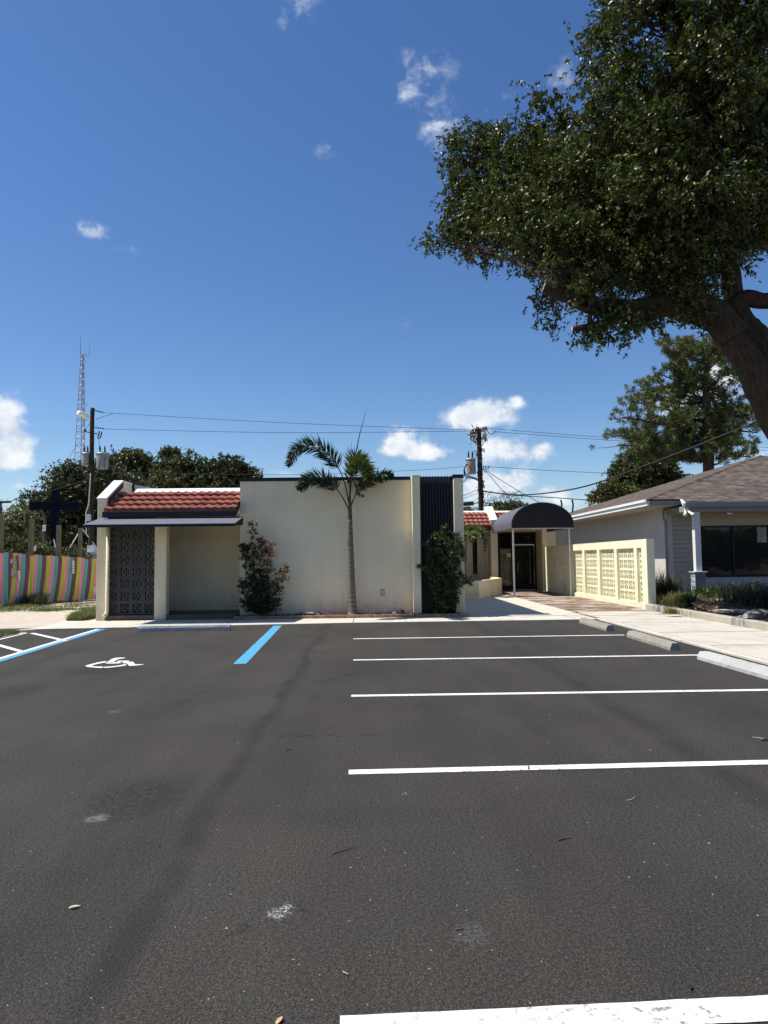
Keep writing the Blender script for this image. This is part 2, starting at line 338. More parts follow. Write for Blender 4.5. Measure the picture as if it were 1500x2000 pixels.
def papermat():
    t = NT('printed notice'); n = t.noise(1.0, 2, .5, v=t.vec((26, 26, 38))); t.col(t.ramp(n, [(.45, (.06, .06, .06)), (.52, (.55, .54, .50))])); t.rough(.8); return t.m
M['paper'] = papermat()
FC = [(.42, .43, .06), (.60, .25, .34), (.10, .33, .31), (.16, .055, .13)]
def board(name, c):
    t = NT(name); n = t.noise(1.0, 5, .65, v=t.vec((14, 14, .7))); t.col(t.ramp(n, [(.28, tint(c, .75)), (.5, tint(c, 1.2)), (.75, tint(c, 1.5))])); t.rough(.85); t.spec(.2); t.bump(n, .006); return t.m
for i, c in enumerate(FC): M['board%d' % i] = board(['yellow green board', 'pink board', 'teal board', 'purple board'][i], c)

# ------------------------------------------------------------------ mesh helpers
class MB:
    def __init__(s): s.v = []; s.f = []; s.mi = []
    def quadv(s, pts, mi=0):
        b = len(s.v); s.v += [tuple(p) for p in pts]; s.f.append(tuple(range(b, b+len(pts)))); s.mi.append(mi); return s
    def box(s, x0, x1, y0, y1, z0, z1, mi=0):
        b = len(s.v)
        s.v += [(x0,y0,z0),(x1,y0,z0),(x1,y1,z0),(x0,y1,z0),(x0,y0,z1),(x1,y0,z1),(x1,y1,z1),(x0,y1,z1)]
        for f in ((0,3,2,1),(4,5,6,7),(0,1,5,4),(1,2,6,5),(2,3,7,6),(3,0,4,7)): s.f.append(tuple(b+i for i in f)); s.mi.append(mi)
        return s
    def obox(s, o, u, v, w, mi=0):                       # corner o, edge vectors u v w
        b = len(s.v); o, u, v, w = map(Vector, (o, u, v, w))
        for p in (o, o+u, o+u+v, o+v, o+w, o+u+w, o+u+v+w, o+v+w): s.v.append(tuple(p))
        fs = ((0,3,2,1),(4,5,6,7),(0,1,5,4),(1,2,6,5),(2,3,7,6),(3,0,4,7))
        if u.cross(v).dot(w) < 0: fs = tuple(tuple(reversed(f)) for f in fs)
        for f in fs: s.f.append(tuple(b+i for i in f)); s.mi.append(mi)
        return s
    def prism(s, poly, axis, a0, a1, mi=0):              # poly: 2-D points in the plane normal to axis
        def mk(p, a):
            return {'x': (a, p[0], p[1]), 'y': (p[0], a, p[1]), 'z': (p[0], p[1], a)}[axis]
        ar = sum(poly[i][0]*poly[(i+1) % len(poly)][1] - poly[(i+1) % len(poly)][0]*poly[i][1] for i in range(len(poly)))
        sg = ar * (-1 if axis == 'y' else 1)
        if sg < 0: poly = list(reversed(poly))
        n = len(poly); b = len(s.v); s.v += [mk(p, a0) for p in poly] + [mk(p, a1) for p in poly]
        s.f.append(tuple(b+i for i in reversed(range(n)))); s.mi.append(mi); s.f.append(tuple(b+n+i for i in range(n))); s.mi.append(mi)
        for i in range(n): j = (i+1) % n; s.f.append((b+i, b+j, b+n+j, b+n+i)); s.mi.append(mi)
        return s
    def tube(s, pts, rad, n=8, cap=True, mi=0, jit=0.0):
        pts = [Vector(p) for p in pts]
        if not isinstance(rad, (list, tuple)): rad = [rad]*len(pts)
        b = len(s.v); up = None
        for i, p in enumerate(pts):
            t = (pts[min(i+1, len(pts)-1)] - pts[max(i-1, 0)])
            if t.length < 1e-9: t = Vector((0, 0, 1))
            t.normalize()
            if up is None: up = Vector((1, 0, 0)) if abs(t.x) < .9 else Vector((0, 1, 0))
            a = t.cross(up); a.normalize(); c = a.cross(t); c.normalize(); up = c
            for k in range(n):
                an = 2*PI*k/n; r = rad[i]*(1+random.uniform(-jit, jit)); s.v.append(tuple(p + a*math.cos(an)*r + c*math.sin(an)*r))
        for i in range(len(pts)-1):
            for k in range(n):
                k2 = (k+1) % n; s.f.append((b+i*n+k, b+(i+1)*n+k, b+(i+1)*n+k2, b+i*n+k2)); s.mi.append(mi)
        if cap:
            s.f.append(tuple(b+k for k in range(n))); s.mi.append(mi)
            e = b+(len(pts)-1)*n; s.f.append(tuple(e+k for k in reversed(range(n)))); s.mi.append(mi)
        return s
    def build(s, name, mat, parent=None, smooth=False, bevel=0.0):
        me = D2.meshes.new(name); me.from_pydata(s.v, [], s.f)
        for m in (mat if isinstance(mat, (list, tuple)) else [mat]): me.materials.append(m)
        if any(s.mi): me.polygons.foreach_set('material_index', s.mi)
        if smooth: me.polygons.foreach_set('use_smooth', [True]*len(me.polygons))
        me.validate(); me.update()
        o = D2.objects.new(name, me); COL.objects.link(o)
        if parent is not None: o.parent = parent
        if bevel:
            md = o.modifiers.new('bevel', 'BEVEL'); md.width = bevel; md.segments = 2; md.limit_method = 'ANGLE'
        return o
def tag(o, label=None, cat=None, group=None, kind=None):
    if label: o['label'] = label
    if cat: o['category'] = cat
    if group: o['group'] = group
    if kind: o['kind'] = kind
    return o
def thing(name, label, cat, group=None):
    o = D2.objects.new(name, None); o.empty_display_size = .3; COL.objects.link(o); return tag(o, label, cat, group)
ANCH = []
def settle(root, loc):                                   # put the Empty at the thing's base, parts keep their places
    loc = Vector(loc); root.location = loc
    for c in [x for x in D2.objects if x.parent == root]: c.location = c.location - loc
def struct(o): o['kind'] = 'structure'; return o
def catmull(pts, k=6):
    pts = [Vector(p) for p in pts]; out = []
    for i in range(len(pts)-1):
        p0 = pts[max(0, i-1)]; p1 = pts[i]; p2 = pts[i+1]; p3 = pts[min(len(pts)-1, i+2)]
        for j in range(k):
            t = j/k; out.append(.5*((2*p1)+(p2-p0)*t+(2*p0-5*p1+4*p2-p3)*t*t+(3*p1-p0-3*p2+p3)*t**3))
    out.append(pts[-1]); return out
def lerp(a, b, t): return a+(b-a)*t
def radii(r0, r1, n, p=1.0): return [lerp(r0, r1, (i/(n-1))**p) for i in range(n)]
# --- leaves in numpy
def norm(a): return a/np.maximum(np.linalg.norm(a, axis=1, keepdims=True), 1e-9)
def leaves_obj(name, C, U, L, Wd, mat, parent=None, rng=None, droop=0.0, mats=None, mi=None):
    rng = rng or np.random.default_rng(1); N = len(C)
    U = norm(U); R = rng.normal(size=(N, 3)); V = norm(np.cross(U, R)); L = np.asarray(L).reshape(-1, 1); Wd = np.asarray(Wd).reshape(-1, 1)
    nrm = np.cross(U, V); mid = C + nrm*L*.08
    v = np.empty((N, 4, 3), np.float32); v[:, 0] = C-U*L/2; v[:, 1] = mid+V*Wd/2-U*L*.04; v[:, 2] = C+U*L/2; v[:, 3] = mid-V*Wd/2-U*L*.04
    me = D2.meshes.new(name); me.vertices.add(4*N); me.vertices.foreach_set('co', v.ravel())
    me.loops.add(4*N); me.loops.foreach_set('vertex_index', np.arange(4*N, dtype=np.int32))
    me.polygons.add(N); me.polygons.foreach_set('loop_start', np.arange(0, 4*N, 4, dtype=np.int32)); me.polygons.foreach_set('loop_total', np.full(N, 4, np.int32))
    for m in (mats or [mat]): me.materials.append(m)
    if mi is not None: me.polygons.foreach_set('material_index', np.asarray(mi, np.int32))
    me.update(); me.validate()
    o = D2.objects.new(name, me); COL.objects.link(o)
    if parent is not None: o.parent = parent
    return o
def sprigs(lobes, n, per, tl, rng, droop=.25, shell=.45, cover=None):
    """lobes: list of (centre, radii xyz). returns leaf centres and directions laid along short twigs"""
    vol = np.array([np.prod(l[1])**(2/3) for l in lobes]); vol = vol/vol.sum(); idx = rng.choice(len(lobes), n, p=vol)
    c = np.array([lobes[i][0] for i in idx]); r = np.array([lobes[i][1] for i in idx])
    d = norm(rng.normal(size=(n, 3))); q = (shell+(1-shell)*rng.random((n, 1)))
    base = c+d*r*q; dr = norm(d*1.0+rng.normal(size=(n, 3))*.7+np.array([0, 0, -droop]))
    t = rng.random((n, per, 1)); tlv = tl*rng.uniform(.6, 1.4, (n, 1, 1))
    C = base[:, None, :]+dr[:, None, :]*tlv*t+np.array([0, 0, -1.])*(tlv*t*t*droop*.8)+rng.normal(size=(n, per, 3))*tl*.09
    U = dr[:, None, :]*.8+rng.normal(size=(n, per, 3))*.75+np.array([0, 0, -droop*.6])
    return C.reshape(-1, 3), U.reshape(-1, 3), base, dr
def lobe(px, py, Y, rp, ry=None, rd=None):
    p = P(px, py, Y); k = Y/F
    return (tuple(p), (rp*k, (rd or rp)*k, (ry or rp)*k))

# ================================================================== SETTING
gnd = MB(); N_ = 60
ext = [-600, -300, -150, -80, -50, -35, -25, -18, -14, -11, -9, -7.6, -5, 0, 5, 10, 20, 35, 60, 120, 300, 600]
exy = [-400, -150, -60, -20, 0, 10, 14, 17, 20, 23, 26, 30, 36, 45, 60, 100, 200, 500, 1200]
b0 = 0
for yy in exy:
    for xx in ext: gnd.v.append((xx, yy, -.03))
for j in range(len(exy)-1):
    for i in range(len(ext)-1): a = j*len(ext)+i; gnd.f.append((a, a+1, a+1+len(ext), a+len(ext))); gnd.mi.append(0)
struct(gnd.build('ground', M['ground']))
edgeL = G(210, 1228); edgeM = G(690, 1218); edgeR = G(1165, 1211)
EX = 5.42
lot = MB().prism([(-7.55, -14), (EX, -14), (EX, edgeR.y), (edgeM.x, edgeM.y), (edgeL.x, edgeL.y), (-7.55, edgeL.y-.12)], 'z', -.4, 0.0)
lot_o = struct(lot.build('parking_lot', M['asphalt']))
def flat(poly, z=.004):
    m = MB(); pts = [(p[0], p[1], z) for p in poly]
    ar = sum(pts[i][0]*pts[(i+1) % len(pts)][1]-pts[(i+1) % len(pts)][0]*pts[i][1] for i in range(len(pts)))
    if ar < 0: pts.reverse()
    m.quadv(pts); return m
def stripe(a, b, w, z=.004, rag=.0022):
    a = Vector((a[0], a[1], 0)); b = Vector((b[0], b[1], 0)); d = (b-a).normalized(); n = Vector((-d.y, d.x, 0)); L = (b-a).length
    m = MB(); k = max(2, int(L/.08)); v = []
    for i in range(k+1):
        p = a+d*L*i/k; wa = w/2+random.uniform(-rag, rag); wb = w/2+random.uniform(-rag, rag)
        v.append((p-n*wa)); v.append((p+n*wb))
    for p in v: m.v.append((p.x, p.y, z))
    for i in range(k): m.f.append((2*i, 2*i+2, 2*i+3, 2*i+1)); m.mi.append(0)
    return m
for (a, b, w) in (((690, 1248), (1219, 1240.5), .10), ((690, 1289.5), (1415, 1279), .10), ((686, 1359.5), (1560, 1347), .105), ((681, 1509), (1640, 1486), .11), ((664, 2012), (2400, 1950), .13)):
    ga, gb = G(*a), G(*b)
    if w == .13: gb = Vector((4.9, ga.y+.20, 0))
    elif gb.x > 5.3: gb = ga.lerp(gb, (5.3-ga.x)/(gb.x-ga.x))
    o = stripe(ga, gb, w).build('white_line', M['paint_white'], lot_o)
A0 = G(0, 1291); A1 = G(203, 1228.6); dA = (A1-A0).normalized(); nA = Vector((-dA.y, dA.x, 0))
A00 = A0-dA*3.2
stripe(A00, A1, .115).build('blue_line', M['paint_blue'], lot_o)
stripe(A00+nA*.125, A1+nA*.125, .105, .004).build('white_line', M['paint_white'], lot_o)
stripe(G(468, 1297), G(542.5, 1222.3), .19).build('blue_line', M['paint_blue'], lot_o)
HE0 = G(0, 1249); HE1 = G(52, 1236.5); hd = (HE1-HE0).normalized()
stripe(HE0-hd*4, HE1, .07).build('white_line', M['paint_white'], lot_o)
for (a, b) in (((62, 1237), (128, 1252)), ((-30, 1253), (42, 1273))):
    stripe(G(*a), G(*b), .11, .0065).build('white_line', M['paint_white'], lot_o)
def zp(pts): return [GXY(140+x/9.375, 1270+y/9.375) for x, y in pts]
sym = [[(240,292),(340,262),(470,228),(600,205),(640,205),(615,228),(500,248),(400,272),(380,285),(400,298),(480,302),(590,305),(560,328),(470,326),(380,318),(300,312)],
 [(600,308),(700,302),(830,288),(930,270),(985,260),(1005,270),(980,284),(880,300),(760,315),(650,324),(585,325)],
 [(640,215),(700,190),(730,165),(790,145),(880,138),(985,140),(960,152),(880,162),(830,175),(790,200),(775,216)],
 [(830,203),(850,197),(1050,194),(1060,202),(1030,212),(820,215)],
 [(610,246),(640,226),(910,226),(890,242),(760,248)],
 [(940,228),(960,216),(1130,216),(1160,262),(1310,260),(1318,267),(1240,276),(1160,284),(1060,291),(1010,245),(930,240)]]
mb = MB()
import mathutils
for poly in sym:
    p2 = zp(poly); tris = mathutils.geometry.tessellate_polygon([[Vector((x, y, 0)) for x, y in p2]])
    b = len(mb.v); mb.v += [(x, y, .004) for x, y in p2]
    for t3 in tris:
        A, B, C_ = [Vector(p2[i]) for i in t3]
        t3 = t3 if (B-A).cross(C_-A) > 0 else (t3[0], t3[2], t3[1])
        mb.f.append(tuple(b+i for i in t3)); mb.mi.append(0)
mb.build('wheelchair_symbol', M['paint_white'], lot_o)
# pavement in front of the buildings, walkway on the right, apron on the left
sw = MB()
sw.prism([(edgeL.x, edgeL.y), (edgeM.x, edgeM.y), (edgeR.x, edgeR.y), (EX, edgeR.y), (EX, 18.2), (-7.0, 18.34), (-7.0, 17.9)][::1], 'z', -.3, .03)
struct(sw.build('pavement', M['walk'], bevel=.012))
ap = MB().prism([GXY(20, 1234), (-7.56, edgeL.y-.1), (edgeL.x, edgeL.y+.0), (-7.0, 17.9), (-7.0, 18.36), GXY(128, 1214.5), GXY(78, 1227)], 'z', -.3, .022)
struct(ap.build('pavement', M['walk']))
w1 = MB().prism([(EX+.13, -14), (7.65, -14), (7.65, 19.2), (EX+.13, 19.2)], 'z', -.3, .034)
struct(w1.build('pavement', M['walk2']))
gl = MB().prism([(EX, -14), (EX+.10, -14), (EX+.10, edgeR.y+.1), (EX, edgeR.y+.1)], 'z', -.3, .038)
struct(gl.build('gutter_strip', M['walk'], bevel=.01))
cr_ = MB().prism([(EX+.10, -14), (EX+.13, -14), (EX+.13, 19.2), (EX+.10, 19.2)], 'z', -.3, .012); struct(cr_.build('gutter_joint', M['mulch']))
w2 = MB().prism([(-3.4, 18.4), (EX-.006, 18.21), (EX-.006, 33), (-3.4, 33)], 'z', -.3, .036); struct(w2.build('courtyard', M['walk']))
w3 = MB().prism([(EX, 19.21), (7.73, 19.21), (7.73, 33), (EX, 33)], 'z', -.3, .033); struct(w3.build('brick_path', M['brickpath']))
pv = MB().prism([GXY(-140, 1200), GXY(26, 1195), GXY(155, 1197), GXY(127.6, 1214.5), GXY(78, 1227), GXY(0, 1229), GXY(-220, 1232)], 'z', -.3, .012)
struct(pv.build('paved_drive', M['pavers']))
od = MB().prism([GXY(-220, 1232.5), GXY(0, 1229.5), GXY(60, 1229), GXY(20, 1234), GXY(-220, 1240)], 'z', -.3, .004); struct(od.build('road', M['asphalt']))
# joints cut across the pavement
for px in (449, 689, 907, 1150):
    g1 = G(px, 1219); x = g1.x; y0 = lerp(edgeM.y, edgeR.y, (x-edgeM.x)/(edgeR.x-edgeM.x))+.01
    struct(MB().box(x-.008, x+.008, y0, 18.19, .0305, .0325).build('pavement_joint', M['mulch']))
for y in (7.5, 9.6, 11.7, 13.8, 15.9, 18.0):
    struct(MB().box(EX+.14, 7.64, y-.007, y+.007, .0345, .037).build('pavement_joint', M['mulch']))

# kerb on the right, each length of it
kseg = [(-2.0, 1.5), (1.52, 5.0), (5.02, 8.6), (8.62, 12.1), (12.12, 15.1), (15.13, 17.05), (17.08, 19.9)]
for i, (a, b) in enumerate(kseg):
    o = MB().prism([(7.65, -.2), (7.83, -.2), (7.83, .19), (7.665, .19), (7.65, .175)], 'y', a, b).build('kerb', M['kerb'], bevel=.012)
    struct(o)
# raised planting bed
bed = MB(); rng0 = random.Random(3)
xs = [7.80+i*.35 for i in range(52)]; ys = [-2+i*.35 for i in range(79)]
for y in ys:
    for x in xs:
        e = min(1, (x-7.8)/.5); bed.v.append((x, y, .12+e*(.06*math.sin(x*1.7+y*.9)+.05*math.sin(y*2.3-x)+.05+rng0.uniform(-.02, .02))))
for j in range(len(ys)-1):
    for i in range(len(xs)-1): a = j*len(xs)+i; bed.f.append((a, a+1, a+1+len(xs), a+len(xs))); bed.mi.append(0)
struct(bed.build('planting_bed', M['mulch'], smooth=True))
# red mulch strip by the wall
pb = MB(); xs = [-3.40+i*.08 for i in range(int((2.46+3.40)/.08)+1)]; ys = [18.24, 18.34, 18.44, 18.55, 18.66, 18.80]
for y in ys:
    for x in xs: pb.v.append((x, y, .062+(.0 if y < 18.3 else rng0.uniform(0, .035)+.018*math.sin(x*2.1))))
for j in range(len(ys)-1):
    for i in range(len(xs)-1): a = j*len(xs)+i; pb.f.append((a, a+1, a+1+len(xs), a+len(xs))); pb.mi.append(0)
struct(pb.build('mulch_strip', M['mulch_red'], smooth=False))

# ================================================================== MAIN BUILDING
B = thing('office_building', 'low cream stucco building with red tile eave, dark slats and arched black canopy', 'building')
YW = 18.75; ZT = 3.66
def part(mb, name, mat, parent=B, **k): return mb.build(name, mat, parent, **k)
wall = MB()
wall.box(-3.44, 1.08, YW, YW+.25, -.1, 3.60)
wall.box(1.08, 2.43, YW+.1, YW+.25, -.1, 3.60)
wall.box(2.18, 2.43, YW+.25, 32.7, -.1, 3.60)
wall.box(-3.44, -3.24, YW+.25, 32.7, -.1, 3.60)
wall.box(-7.0, -3.24, 20.0, 20.2, .0, 3.30)
wall.box(-7.0, -6.8, 18.352, 20.0, -.1, 2.72); wall.box(-7.0, -6.8, 20.2, 30.2, -.1, 3.3)
wall.box(2.43, 5.30, 32.5, 32.7, -.1, 3.58); wall.box(-3.24, 2.18, 32.5, 32.7, 3.0, 3.3)
part(wall, 'wall', M['stucco'])
part(MB().box(-3.24, 2.18, YW+.25, 32.4, 3.38, 3.44).box(-6.8, -3.46, 20.2, 30.0, 3.1, 3.16).box(-3.24, 8.4, 33.25, 46, 3.2, 3.3), 'flat_roof', M['grey_metal'])
part(MB().box(-3.47, 1.06, YW-.03, YW+.30, 3.60, 3.69), 'parapet_cap', M['black'])
part(MB().box(1.08, 1.285, 18.42, YW+.1, -.1, 3.70), 'pilaster', M['stucco'], bevel=.008)
part(MB().box(2.18, 2.43, 18.55, YW+.1, -.1, 3.62), 'pilaster', M['stucco'], bevel=.008)
part(MB().box(2.16, 2.45, 18.53, YW+.27, 3.62, 3.71), 'parapet_cap', M['black'])
sl_ = MB().box(1.285, 2.18, 18.76, 18.848, .0, 3.68)
for i in range(11):
    x = 1.315+i*.0785; sl_.box(x, x+.036, 18.66, 18.757, .05, 3.685)
sp = part(sl_, 'slat_panel', M['slat'])
hk = MB()
for i in range(10): x = 1.362+i*.0785; hk.box(x, x+.006, 18.655, 18.662, 3.50, 3.665).box(x, x+.03, 18.655, 18.662, 3.665, 3.671)
part(hk, 'slat_hooks', M['grey_metal'], sp)
# left pier with raked parapet, middle pier
pr = [(18.35, -.1), (18.35, 3.12), (19.53, 3.70), (20.3, 3.70), (20.3, 3.0), (18.62, 2.72), (18.55, -.1)]
part(MB().prism(pr, 'x', -7.0-.01, -6.79), 'raked_pier', M['stucco'], bevel=.006)
part(MB().prism([(18.33, 3.12), (18.33, 3.16), (19.53, 3.745), (20.3, 3.745), (20.3, 3.703), (19.53, 3.703), (18.35, 3.123)], 'x', -7.03, -6.775), 'parapet_coping', M['white'])
part(MB().box(-5.54, -5.24, 18.35, 18.62, -.1, 2.72), 'pier', M['stucco'], bevel=.008)
part(MB().box(-6.79, -3.45, 18.36, 20.0, -.1, .15), 'alcove_slab', M['brown_base'])
part(MB().box(-6.79, -3.45, 18.40, 20.0, 2.70, 2.74), 'alcove_ceiling', M['soffit'])
part(MB().box(-3.9, -3.86, 19.985, 19.998, .48, .51), 'wall_vent', M['brown_base'])
# breeze blocks: solid frame, inner ring and four ribs per block
def breeze(mb, o, u, w, h, n, dep, fr=.11, ri=.20, rt=.075):
    """o lower corner; u, n unit vectors (across, into the wall); w h block size"""
    o, u, n = Vector(o), Vector(u), Vector(n); z = Vector((0, 0, 1))
    def bar(a0, a1, b0, b1): mb.obox(o+u*(a0*w)+z*(b0*h), u*((a1-a0)*w), n*dep, z*((b1-b0)*h))
    bar(0, 1, 0, fr); bar(0, 1, 1-fr, 1); bar(0, fr, fr, 1-fr); bar(1-fr, 1, fr, 1-fr)
    a, b = .5-ri, .5+ri
    bar(a, b, a, a+rt); bar(a, b, b-rt, b); bar(a, a+rt, a+rt, b-rt); bar(b-rt, b, a+rt, b-rt)
    bar(.46, .54, fr, a); bar(.46, .54, b, 1-fr); bar(fr, a, .46, .54); bar(b, 1-fr, .46, .54)
bs = MB(); bw = .312
for i in range(4):
    for j in range(8):
        if i == 0: continue
        breeze(bs, (-5.54-bw*(4-i), 18.46, .17+bw*j), (1, 0, 0), bw, bw, (0, 1, 0), .09, .14, .19, .07)
for j in range(8):                                   # cut half blocks beside the downspout
    z0 = .17+bw*j; x0 = -6.785; w_ = .312
    ox = -5.54-bw*4
    bs.box(-6.785, ox+bw, 18.46, 18.55, z0, z0+.14*bw); bs.box(-6.785, ox+bw, 18.46, 18.55, z0+.86*bw, z0+bw)
    bs.box(ox+.86*bw, ox+bw, 18.46, 18.55, z0+.14*bw, z0+.86*bw)
    bs.box(ox+.31*bw, ox+.69*bw, 18.46, 18.55, z0+.31*bw, z0+.38*bw); bs.box(ox+.31*bw, ox+.69*bw, 18.46, 18.55, z0+.62*bw, z0+.69*bw); bs.box(ox+.62*bw, ox+.69*bw, 18.46, 18.55, z0+.38*bw, z0+.62*bw)
    bs.box(ox+.31*bw, ox+.38*bw, 18.46, 18.55, z0+.38*bw, z0+.62*bw); bs.box(ox+.69*bw, ox+.86*bw, 18.46, 18.55, z0+.46*bw, z0+.54*bw)
part(bs, 'breeze_block_screen', M['screen_dark'])
ds = MB().tube([(-6.73, 18.36, 2.62), (-6.73, 18.34, .28), (-6.73, 18.30, .20), (-6.75, 18.18, .15)], .05, 8)
part(ds, 'downspout', M['stucco'], smooth=True)
# red tile eaves
def tileroof(x0, x1, y0, z0, y1, z1, rows, name='tile_roof'):
    m = MB(); pitch = .212; nx = int((x1-x0)/(pitch/8)); sl = Vector((0, y1-y0, z1-z0)); nv = Vector((0, -(z1-z0), y1-y0)).normalized()
    rl = 1.0/rows
    for r in range(rows):
        for k, (t, lift) in enumerate(((r*rl, .0), (r*rl, .062), (r*rl+rl*.5, .034), ((r+1)*rl, .0))):
            for i in range(nx+1):
                x = x0+(x1-x0)*i/nx; ph = (x/pitch+.5*(0)) % 1.0
                wv = .017*math.sin(2*PI*ph)+.005*math.sin(4*PI*ph)
                p = Vector((x, y0, z0))+sl*t+nv*(lift+wv+.03 if k else wv-.012)
                if k == 0: p = Vector((x, y0, z0))+sl*t+nv*(wv-.012)
                if k == 1: p = p - sl.normalized()*.012*math.sin(2*PI*ph)
                m.v.append(tuple(p))
    for r in range(rows):
        for k in range(3):
            for i in range(nx):
                a = (r*4+k)*(nx+1)+i; m.f.append((a, a+1, a+nx+2, a+nx+1)); m.mi.append(0)
    return m
part(tileroof(-6.785, -3.445, 18.20, 2.80, 19.50, 3.39, 4), 'tile_roof', M['tile'], smooth=False)
part(MB().prism([(19.49, 3.30), (19.47, 3.41), (19.72, 3.53), (19.86, 3.53), (19.86, 3.30)], 'x', -6.45, -3.442), 'ridge_coping', M['white'])
part(MB().prism([(18.42, 2.70), (18.20, 2.78), (19.5, 3.36), (19.5, 3.30), (18.42, 2.74)], 'x', -6.788, -3.442), 'roof_deck', M['slat'])
part(MB().box(-6.80, -3.445, 18.10, 18.22, 2.645, 2.79), 'gutter', M['black'], bevel=.008)
part(MB().prism([(18.5, 3.16), (18.45, 3.02), (19.5, 3.55), (19.55, 3.68)], 'x', -6.788, -6.76), 'parapet_flashing', M['black'])
part(MB().prism([(-6.75, 3.50), (-6.75, 3.72), (-6.25, 3.62), (-5.95, 3.50)], 'y', 20.4, 21.6), 'roof_vent_box', M['gal'])
aw = MB().prism([(18.34, 2.64), (17.22, 2.415), (17.20, 2.405), (17.20, 2.35), (17.24, 2.35), (18.34, 2.40)], 'x', -7.0+.09, -3.29)
awn = MB().prism([(18.34, 2.642), (17.21, 2.418), (17.20, 2.36), (17.215, 2.36), (17.225, 2.405), (18.34, 2.627)], 'x', -6.92, -3.28)
a_o = part(awn, 'awning', M['fabric'])
av = MB(); av.box(-6.92, -3.28, 17.185, 17.199, 2.345, 2.41)
av.prism([(18.34, 2.625), (17.23, 2.402), (17.22, 2.36), (18.34, 2.43)], 'x', -3.296, -3.285); av.prism([(18.34, 2.625), (17.23, 2.402), (17.22, 2.36), (18.34, 2.43)], 'x', -6.915, -6.904)
av.build('awning_valance', M['black'], a_o)
# downlit wall fixtures
fl = thing('x', '', '') if False else None
lp = P(682, 942, YW)
lf = part(MB().box(lp.x-.05, lp.x+.05, YW-.05, YW-.002, lp.z-.03, lp.z+.07).box(lp.x-.12, lp.x+.12, YW-.12, YW-.05, lp.z+.03, lp.z+.07), 'floodlight', M['black'])
for sx in (-.085, .075):
    MB().prism([(lp.x+sx-.045, lp.z-.05), (lp.x+sx+.045, lp.z-.05), (lp.x+sx+.04, lp.z+.028), (lp.x+sx-.04, lp.z+.028)], 'y', YW-.20, YW-.10).build('lamp_head', M['white'], lf, bevel=.01)
op = P(747, 1157, YW)
oo = part(MB().box(op.x-.05, op.x+.05, YW-.05, YW-.002, op.z-.08, op.z+.08), 'outlet_box', M['grey_metal'], bevel=.01)
MB().box(op.x-.028, op.x+.028, YW-.056, YW-.051, op.z-.05, op.z+.05).build('outlet_cover', M['gal'], oo)
# rear wing: tile eave, raked pier, dark window, entrance and canopy
part(tileroof(2.44, 5.29, 31.2, 2.90, 32.5, 3.60, 4), 'tile_roof', M['tile'])
part(tileroof(5.61, 7.9, 31.9, 3.1, 33.0, 3.62, 4), 'tile_roof', M['tile'])
part(MB().box(2.44, 5.29, 31.12, 31.24, 2.74, 2.87), 'gutter', M['black'])
part(MB().prism([(32.49, 3.50), (32.46, 3.59), (32.7, 3.70), (32.8, 3.70), (32.8, 3.50)], 'x', 2.44, 5.29).prism([(33.01, 3.52), (32.98, 3.63), (33.1, 3.72), (33.2, 3.72), (33.2, 3.52)], 'x', 5.61, 7.9), 'ridge_coping', M['white'])
part(MB().prism([(31.4, -.1), (31.4, 3.17), (32.7, 3.85), (33.2, 3.85), (33.2, -.1)], 'x', 5.30, 5.60), 'raked_pier', M['stucco'], bevel=.006)
part(MB().prism([(31.38, 3.17), (31.38, 3.21), (32.7, 3.90), (33.2, 3.90), (33.2, 3.853), (32.7, 3.853), (31.4, 3.173)], 'x', 5.28, 5.62), 'parapet_coping', M['white'])
wx0 = P(923.5, 1090, 32.5).x; wx1 = P(932, 1090, 32.5).x
part(MB().box(wx0, wx1, 32.46, 32.498, .70, 2.62), 'window', M['glass'])
part(MB().box(wx1+.35, wx1+.55, 32.3, 32.498, -.1, 2.9), 'pilaster', M['stucco'])
part(MB().prism([(2.45, 26.0), (3.92, 26.0), (5.36, 29.3), (5.40, 31.38), (5.20, 31.38), (5.16, 29.35), (3.80, 26.2), (2.45, 26.2)], 'z', -.1, .69), 'planter_wall', M['stucco'], bevel=.01)
part(MB().prism([(2.45, 26.2), (3.80, 26.2), (5.16, 29.36), (5.20, 31.37), (5.20, 32.4), (2.45, 32.4)], 'z', .3, .55), 'planter_soil', M['mulch'])
part(MB().box(5.60, 8.1, 31.6, 33.0, 2.76, 3.0).box(5.60, 7.66, 33.0, 33.2, 2.70, 3.6).box(7.66, 7.90, 31.75, 33.2, -.1, 3.3).box(7.90, 8.6, 33.0, 33.2, -.1, 3.3), 'entrance_surround', M['stucco'])  # first box is an eave added to stop sun leaking in behind the canopy
part(MB().box(5.60, 5.98, 32.96, 33.04, .03, 2.70).box(6.53, 6.63, 32.95, 33.05, .03, 2.70).box(7.58, 7.66, 32.95, 33.05, .03, 2.70).box(5.98, 7.58, 32.96, 33.04, 2.6, 2.70).box(6.63, 7.58, 32.96, 33.04, 2.12, 2.22).box(5.98, 6.53, 32.96, 33.04, .03, .22), 'door_frame', M['black'])
part(MB().box(5.98, 6.53, 32.99, 33.01, .22, 2.6).box(6.63, 7.58, 32.99, 33.01, 2.22, 2.6), 'window', M['glass'])
dr = part(MB().box(6.65, 6.73, 32.97, 33.03, .05, 2.11).box(7.48, 7.56, 32.97, 33.03, .05, 2.11).box(6.73, 7.48, 32.97, 33.03, 2.0, 2.11).box(6.73, 7.48, 32.97, 33.03, .05, .3), 'door', M['black'])
MB().box(6.73, 7.48, 32.99, 33.01, .3, 2.0).build('door_glass', M['glass'], dr)
